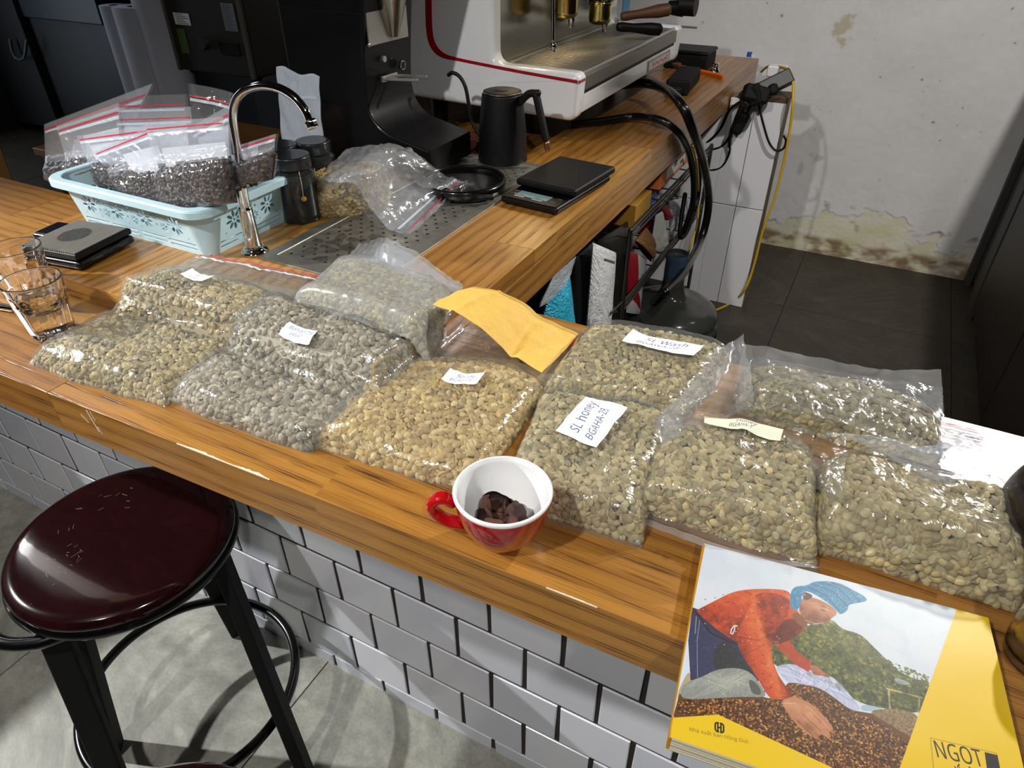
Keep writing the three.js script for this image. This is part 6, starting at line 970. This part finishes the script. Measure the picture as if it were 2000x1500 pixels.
  pouch('plastic_bag', 'crumpled clear plastic wrap above the teal bag', 'bag', [[1052, 600], [1110, 540], [1125, 500], [1080, 540]], -.505, .012, two(phys({ color: 0xdfe6ea, roughness: .2, transmission: .6, thickness: 0, bumpMap: crinkleBump, bumpScale: .003 })));
  pouch('coffee_pouch', 'red and white packet right of the tall black pouch', 'pouch', [[1222, 610], [1246, 612], [1262, 502], [1228, 490]], -.50, .016, two(std(0xffffff, .5, 0, { map: canvasTex(64, 128, (x, w, h) => { x.fillStyle = '#e2e2e8'; x.fillRect(0, 0, w, h); x.fillStyle = '#b0182a'; x.fillRect(0, 0, w * .45, h * .75); x.beginPath(); x.moveTo(0, h * .7); x.lineTo(w * .8, h * .95); x.lineTo(w * .3, h * .4); x.fill(); x.fillStyle = '#222'; x.fillRect(w * .7, h * .3, 5, 5); }) })));
  pouch('paper_bag', 'folded brown paper bag on the lower rack shelf', 'bag', [[1240, 470], [1272, 512], [1286, 478], [1262, 444]], -.50, .02, two(std(0xa9793f, .85, 0, { bumpMap: crinkleBump, bumpScale: .003 })));
  pouch('coffee_pouch', 'white packet standing in the rack behind the rail', 'pouch', [[1268, 490], [1304, 478], [1294, 412], [1280, 420]], -.50, .016, two(std(0xd6d6cf, .6)));
  pouch('coffee_pouch', 'dark red packet leaning in the rack', 'pouch', [[1244, 455], [1268, 470], [1288, 412], [1270, 408]], -.53, .016, two(std(0x6b1119, .6)));
  pouch('coffee_pouch', 'second dark red packet further along the rack', 'pouch', [[1298, 430], [1312, 424], [1302, 400], [1290, 404]], -.50, .012, two(std(0x8c1520, .6)));
  pouch('coffee_pouch', 'silvery white packet at the far end of the rack', 'pouch', [[1308, 455], [1338, 410], [1344, 385], [1306, 392]], -.52, .02, two(phys({ color: 0xc6c8d4, roughness: .3, bumpMap: crinkleBump, bumpScale: .004 })));
  pouch('blue_packet', 'bright blue packet on the upper rack shelf', 'packet', [[1246, 435], [1284, 405], [1280, 372], [1240, 385]], -.54, .03, two(std(0xffffff, .45, 0, { map: dataTex(64, 64, (u, v) => R2(u, v)) })));
  const bx = (name, label, q, w, h, d, mats) => { const A = GX(q[0], q[1], -.5), p = thing(name, label, 'box', [A.x, A.y, A.z]); mesh('carton', box(-w, 0, -d, 0, h, 0, .002), mats, p); return p; };
  bx('carton_box', 'yellow and orange carton on the rack beside the counter edge', [1238, 446], .10, .06, .13, std(0xd9a040, .55));
  const o = bx('carton_box', 'orange and white carton at the far end of the upper shelf', [1288, 372], .09, .07, .30, std(0xf08a4a, .5));
  mesh('white_print', [box(-.0, .012, -.24, .0008, .062, -.06), box(-.085, .07, -.24, -.01, .0708, -.07)], std(0xf1e8e0, .6), o); mesh('dark_print', [box(.0008, .03, -.15, .0014, .046, -.12), box(.0008, .02, -.21, .0014, .03, -.19)], std(0x77706a, .7), o);
}
function R2(u, v) { const k = N3(u * 14, v * 14, 3) > 0.22 ? 1 : 0; return mixc([30, 48, 170], [196, 208, 240], k); }
// ---------------------------------------------------------------- dim things at the back left
{
  const z = -2.75, t = thing('dark_fridge', 'dark upright refrigerator with a recessed handle at the top left', 'refrigerator', [0, 0, 0]), m = phys({ color: 0x15181b, roughness: .5 });
  const a = GZ(50, 60, z), b = GZ(215, 60, z); mesh('fridge_body', box(Math.max(a.x, XL + .02), .04, z - .3, b.x, 1.6, z, .01), m, t); mesh('upper_door', box(a.x + .01, GZ(120, 40, z).y, z, b.x - .02, 1.58, z + .02, .008), phys({ color: 0x26313a, roughness: .4 }), t);
  const l = V(XL + .02, 0, 0), r = GZ(45, 60, z + .05); mesh('left_door', box(l.x, .05, z - .25, r.x, 1.6, z + .05, .01), std(0x1b1c1e, .6), t);
  const h = GZ(32, 100, z + .06); mesh('door_handle', tube([GZ(20, 78, z + .08), GZ(24, 100, z + .09), GZ(34, 115, z + .09), GZ(47, 112, z + .09), GZ(52, 80, z + .08)], .009, 30, 12), std(0x5a6468, .4, .5), t);
}
for (const [i, [x0, x1, ytop, z, lab]] of [[232, 266, 12, -2.25, 'white paper roll standing left of the other two at the back'], [262, 318, 14, -2.20, 'wide white paper roll standing in the middle at the back'], [300, 352, -60, -2.22, 'tall white paper roll leaning against the dark oven']].entries()) {
  const a = GZ(x0, 100, z), b = GZ(x1, 100, z), y = GZ((x0 + x1) / 2, ytop, z).y, r = (b.x - a.x) / 2, t = thing('paper_roll', lab, 'paper roll', [(a.x + b.x) / 2, 0.30, z]);
  mesh('roll', lathe([[r * .35, y - .3], [r, y - .3], [r, 0], [r * .35, 0]], 48), std(0xb9bcc6, .9), t); mesh('roll_core', lathe([[r * .3, 0], [r * .36, 0], [r * .36, y - .302], [r * .3, y - .302]], 32), std(0x6b5a46, .9), t);
}
{ // table that carries them
  const t = thing('low_table', 'low brown wooden table in the dark behind the counter', 'table', [0, 0, 0]); mesh('table_top', boxUV(box(-3.6, .265, -2.7, -2.65, .30, -1.9, .003), 'x'), woodMat[3], t); for (const [x, z] of [[-3.55, -1.95], [-2.7, -1.95], [-3.55, -2.65], [-2.7, -2.65]]) mesh('leg', box(x - .03, 0, z - .03, x + .03, .265, z + .03, .003), woodMat[3], t);
}
{
  const z = -1.72, q = (x, y) => GZ(x, y, z), t = thing('dark_oven', 'black oven with printed labels standing dimly behind the basket', 'oven', [0, 0, 0]), x0 = q(345, 100).x, x1 = q(490, 100).x, y0 = q(400, 142).y;
  mesh('oven_body', box(x0, y0, z - .34, x1, 1.42, z, .008), std(0x1c1b18, .5), t); mesh('corner_post', box(x1 - .012, y0, z - .002, x1 + .004, 1.42, z + .012, .004), std(0x3a382e, .5), t); mesh('corner_post', box(x0 - .004, y0, z - .002, x0 + .012, 1.42, z + .012, .004), std(0x2a2922, .5), t);
  for (const x of [x0 + .03, x1 - .03]) for (const zz of [z - .03, z - .3]) mesh('foot', cyl(.016, .02, y0 - K + .001, x, K, zz, 20), M.rubber, t);
  const lab = (a, b, w, h, lines, col) => { const A = q(...a), B = q(...b); return [box(Math.min(A.x, B.x), Math.min(A.y, B.y), z + .0005, Math.max(A.x, B.x), Math.max(A.y, B.y), z + .0015), canvasTex(w, h, (c) => { c.fillStyle = col; c.fillRect(0, 0, w, h); c.fillStyle = '#333'; for (let i = 0; i < lines; i++) c.fillRect(w * .1, h * (i + .6) / (lines + .5), w * (.5 + .3 * ((i * 7) % 3) / 2), h * .32 / lines); })]; };
  for (const [a, n] of [[lab([338, 24], [374, 50], 128, 96, 6, '#b9bcc0'), 'white_label'], [lab([430, 5], [466, 62], 96, 160, 18, '#5a606a'), 'grey_label'], [lab([345, 55], [372, 105], 64, 128, 0, '#35491f'), 'green_window']]) mesh(n, a[0], std(0xffffff, .6, 0, { map: a[1] }), t);
  const k = q(402, 84); mesh('dial', new THREE.CylinderGeometry(.018, .018, .02, 32).rotateX(Math.PI / 2).translate(k.x, k.y, z + .01), std(0x55565a, .3, .7), t);
  mesh('switch_panel', [box(q(430, 90).x, q(430, 105).y, z, q(468, 90).x, q(430, 80).y, z + .006, .002)], M.black, t);
}
{
  const a = GX(-8, 330, -1.95), b = GX(34, 452, -1.95), t = thing('wooden_leg_stand', 'slanting light wooden leg at the left edge behind the glasses', 'stand', [b.x, 0, b.z]); const o = t.position;
  mesh('wooden_leg', bar(V(a.x - .05, a.y + .35, a.z - .05).sub(o), V(b.x + .02, Math.max(.02, b.y - .5), b.z + .02).sub(o), .035, .02, .003), std(0x6b4a1c, .6), t);
}
// ---------------------------------------------------------------- lamps
for (const L of LAMPS) {
  const g = thing(L.name, L.label, 'lamp', L.at, 0);
  const dir = V(L.to[0] - L.at[0], L.to[1] - L.at[1], L.to[2] - L.at[2]).normalize();
  const can = lathe([[0, 0.16], [0.05, 0.16], [0.055, 0.15], [0.055, 0.0], [0.05, 0.0], [0.05, 0.145], [0, 0.145]], 32);
  const q = new THREE.Quaternion().setFromUnitVectors(V(0, -1, 0), dir);
  can.translate(0, 0.0, 0).applyQuaternion(q); mesh('housing', can, M.black, g);
  mesh('stem', new THREE.CylinderGeometry(0.012, 0.012, Math.max(0.05, YC - L.at[1] - 0.1), 12).translate(-dir.x * 0.15, (YC - L.at[1]) / 2 + 0.05, -dir.z * 0.15), M.black, g);
  const face = new THREE.CircleGeometry(0.045, 32); face.rotateX(Math.PI / 2); face.translate(0, 0.03, 0).applyQuaternion(q);
  mesh('lamp_lens', face, std(0x111111, 0.5, 0, { emissive: L.color, emissiveIntensity: 30 }), g);
  const s = new THREE.SpotLight(L.color, L.cd, 0, THREE.MathUtils.degToRad(L.cone), L.pen, 2);
  s.position.copy(dir).multiplyScalar(0.005); s.castShadow = true; s.shadow.radius = L.radius; s.shadow.mapSize.set(2048, 2048); s.name = 'spot_light';
  s.target.position.copy(dir); g.add(s); g.add(s.target);
}
renderer.render(scene, camera);
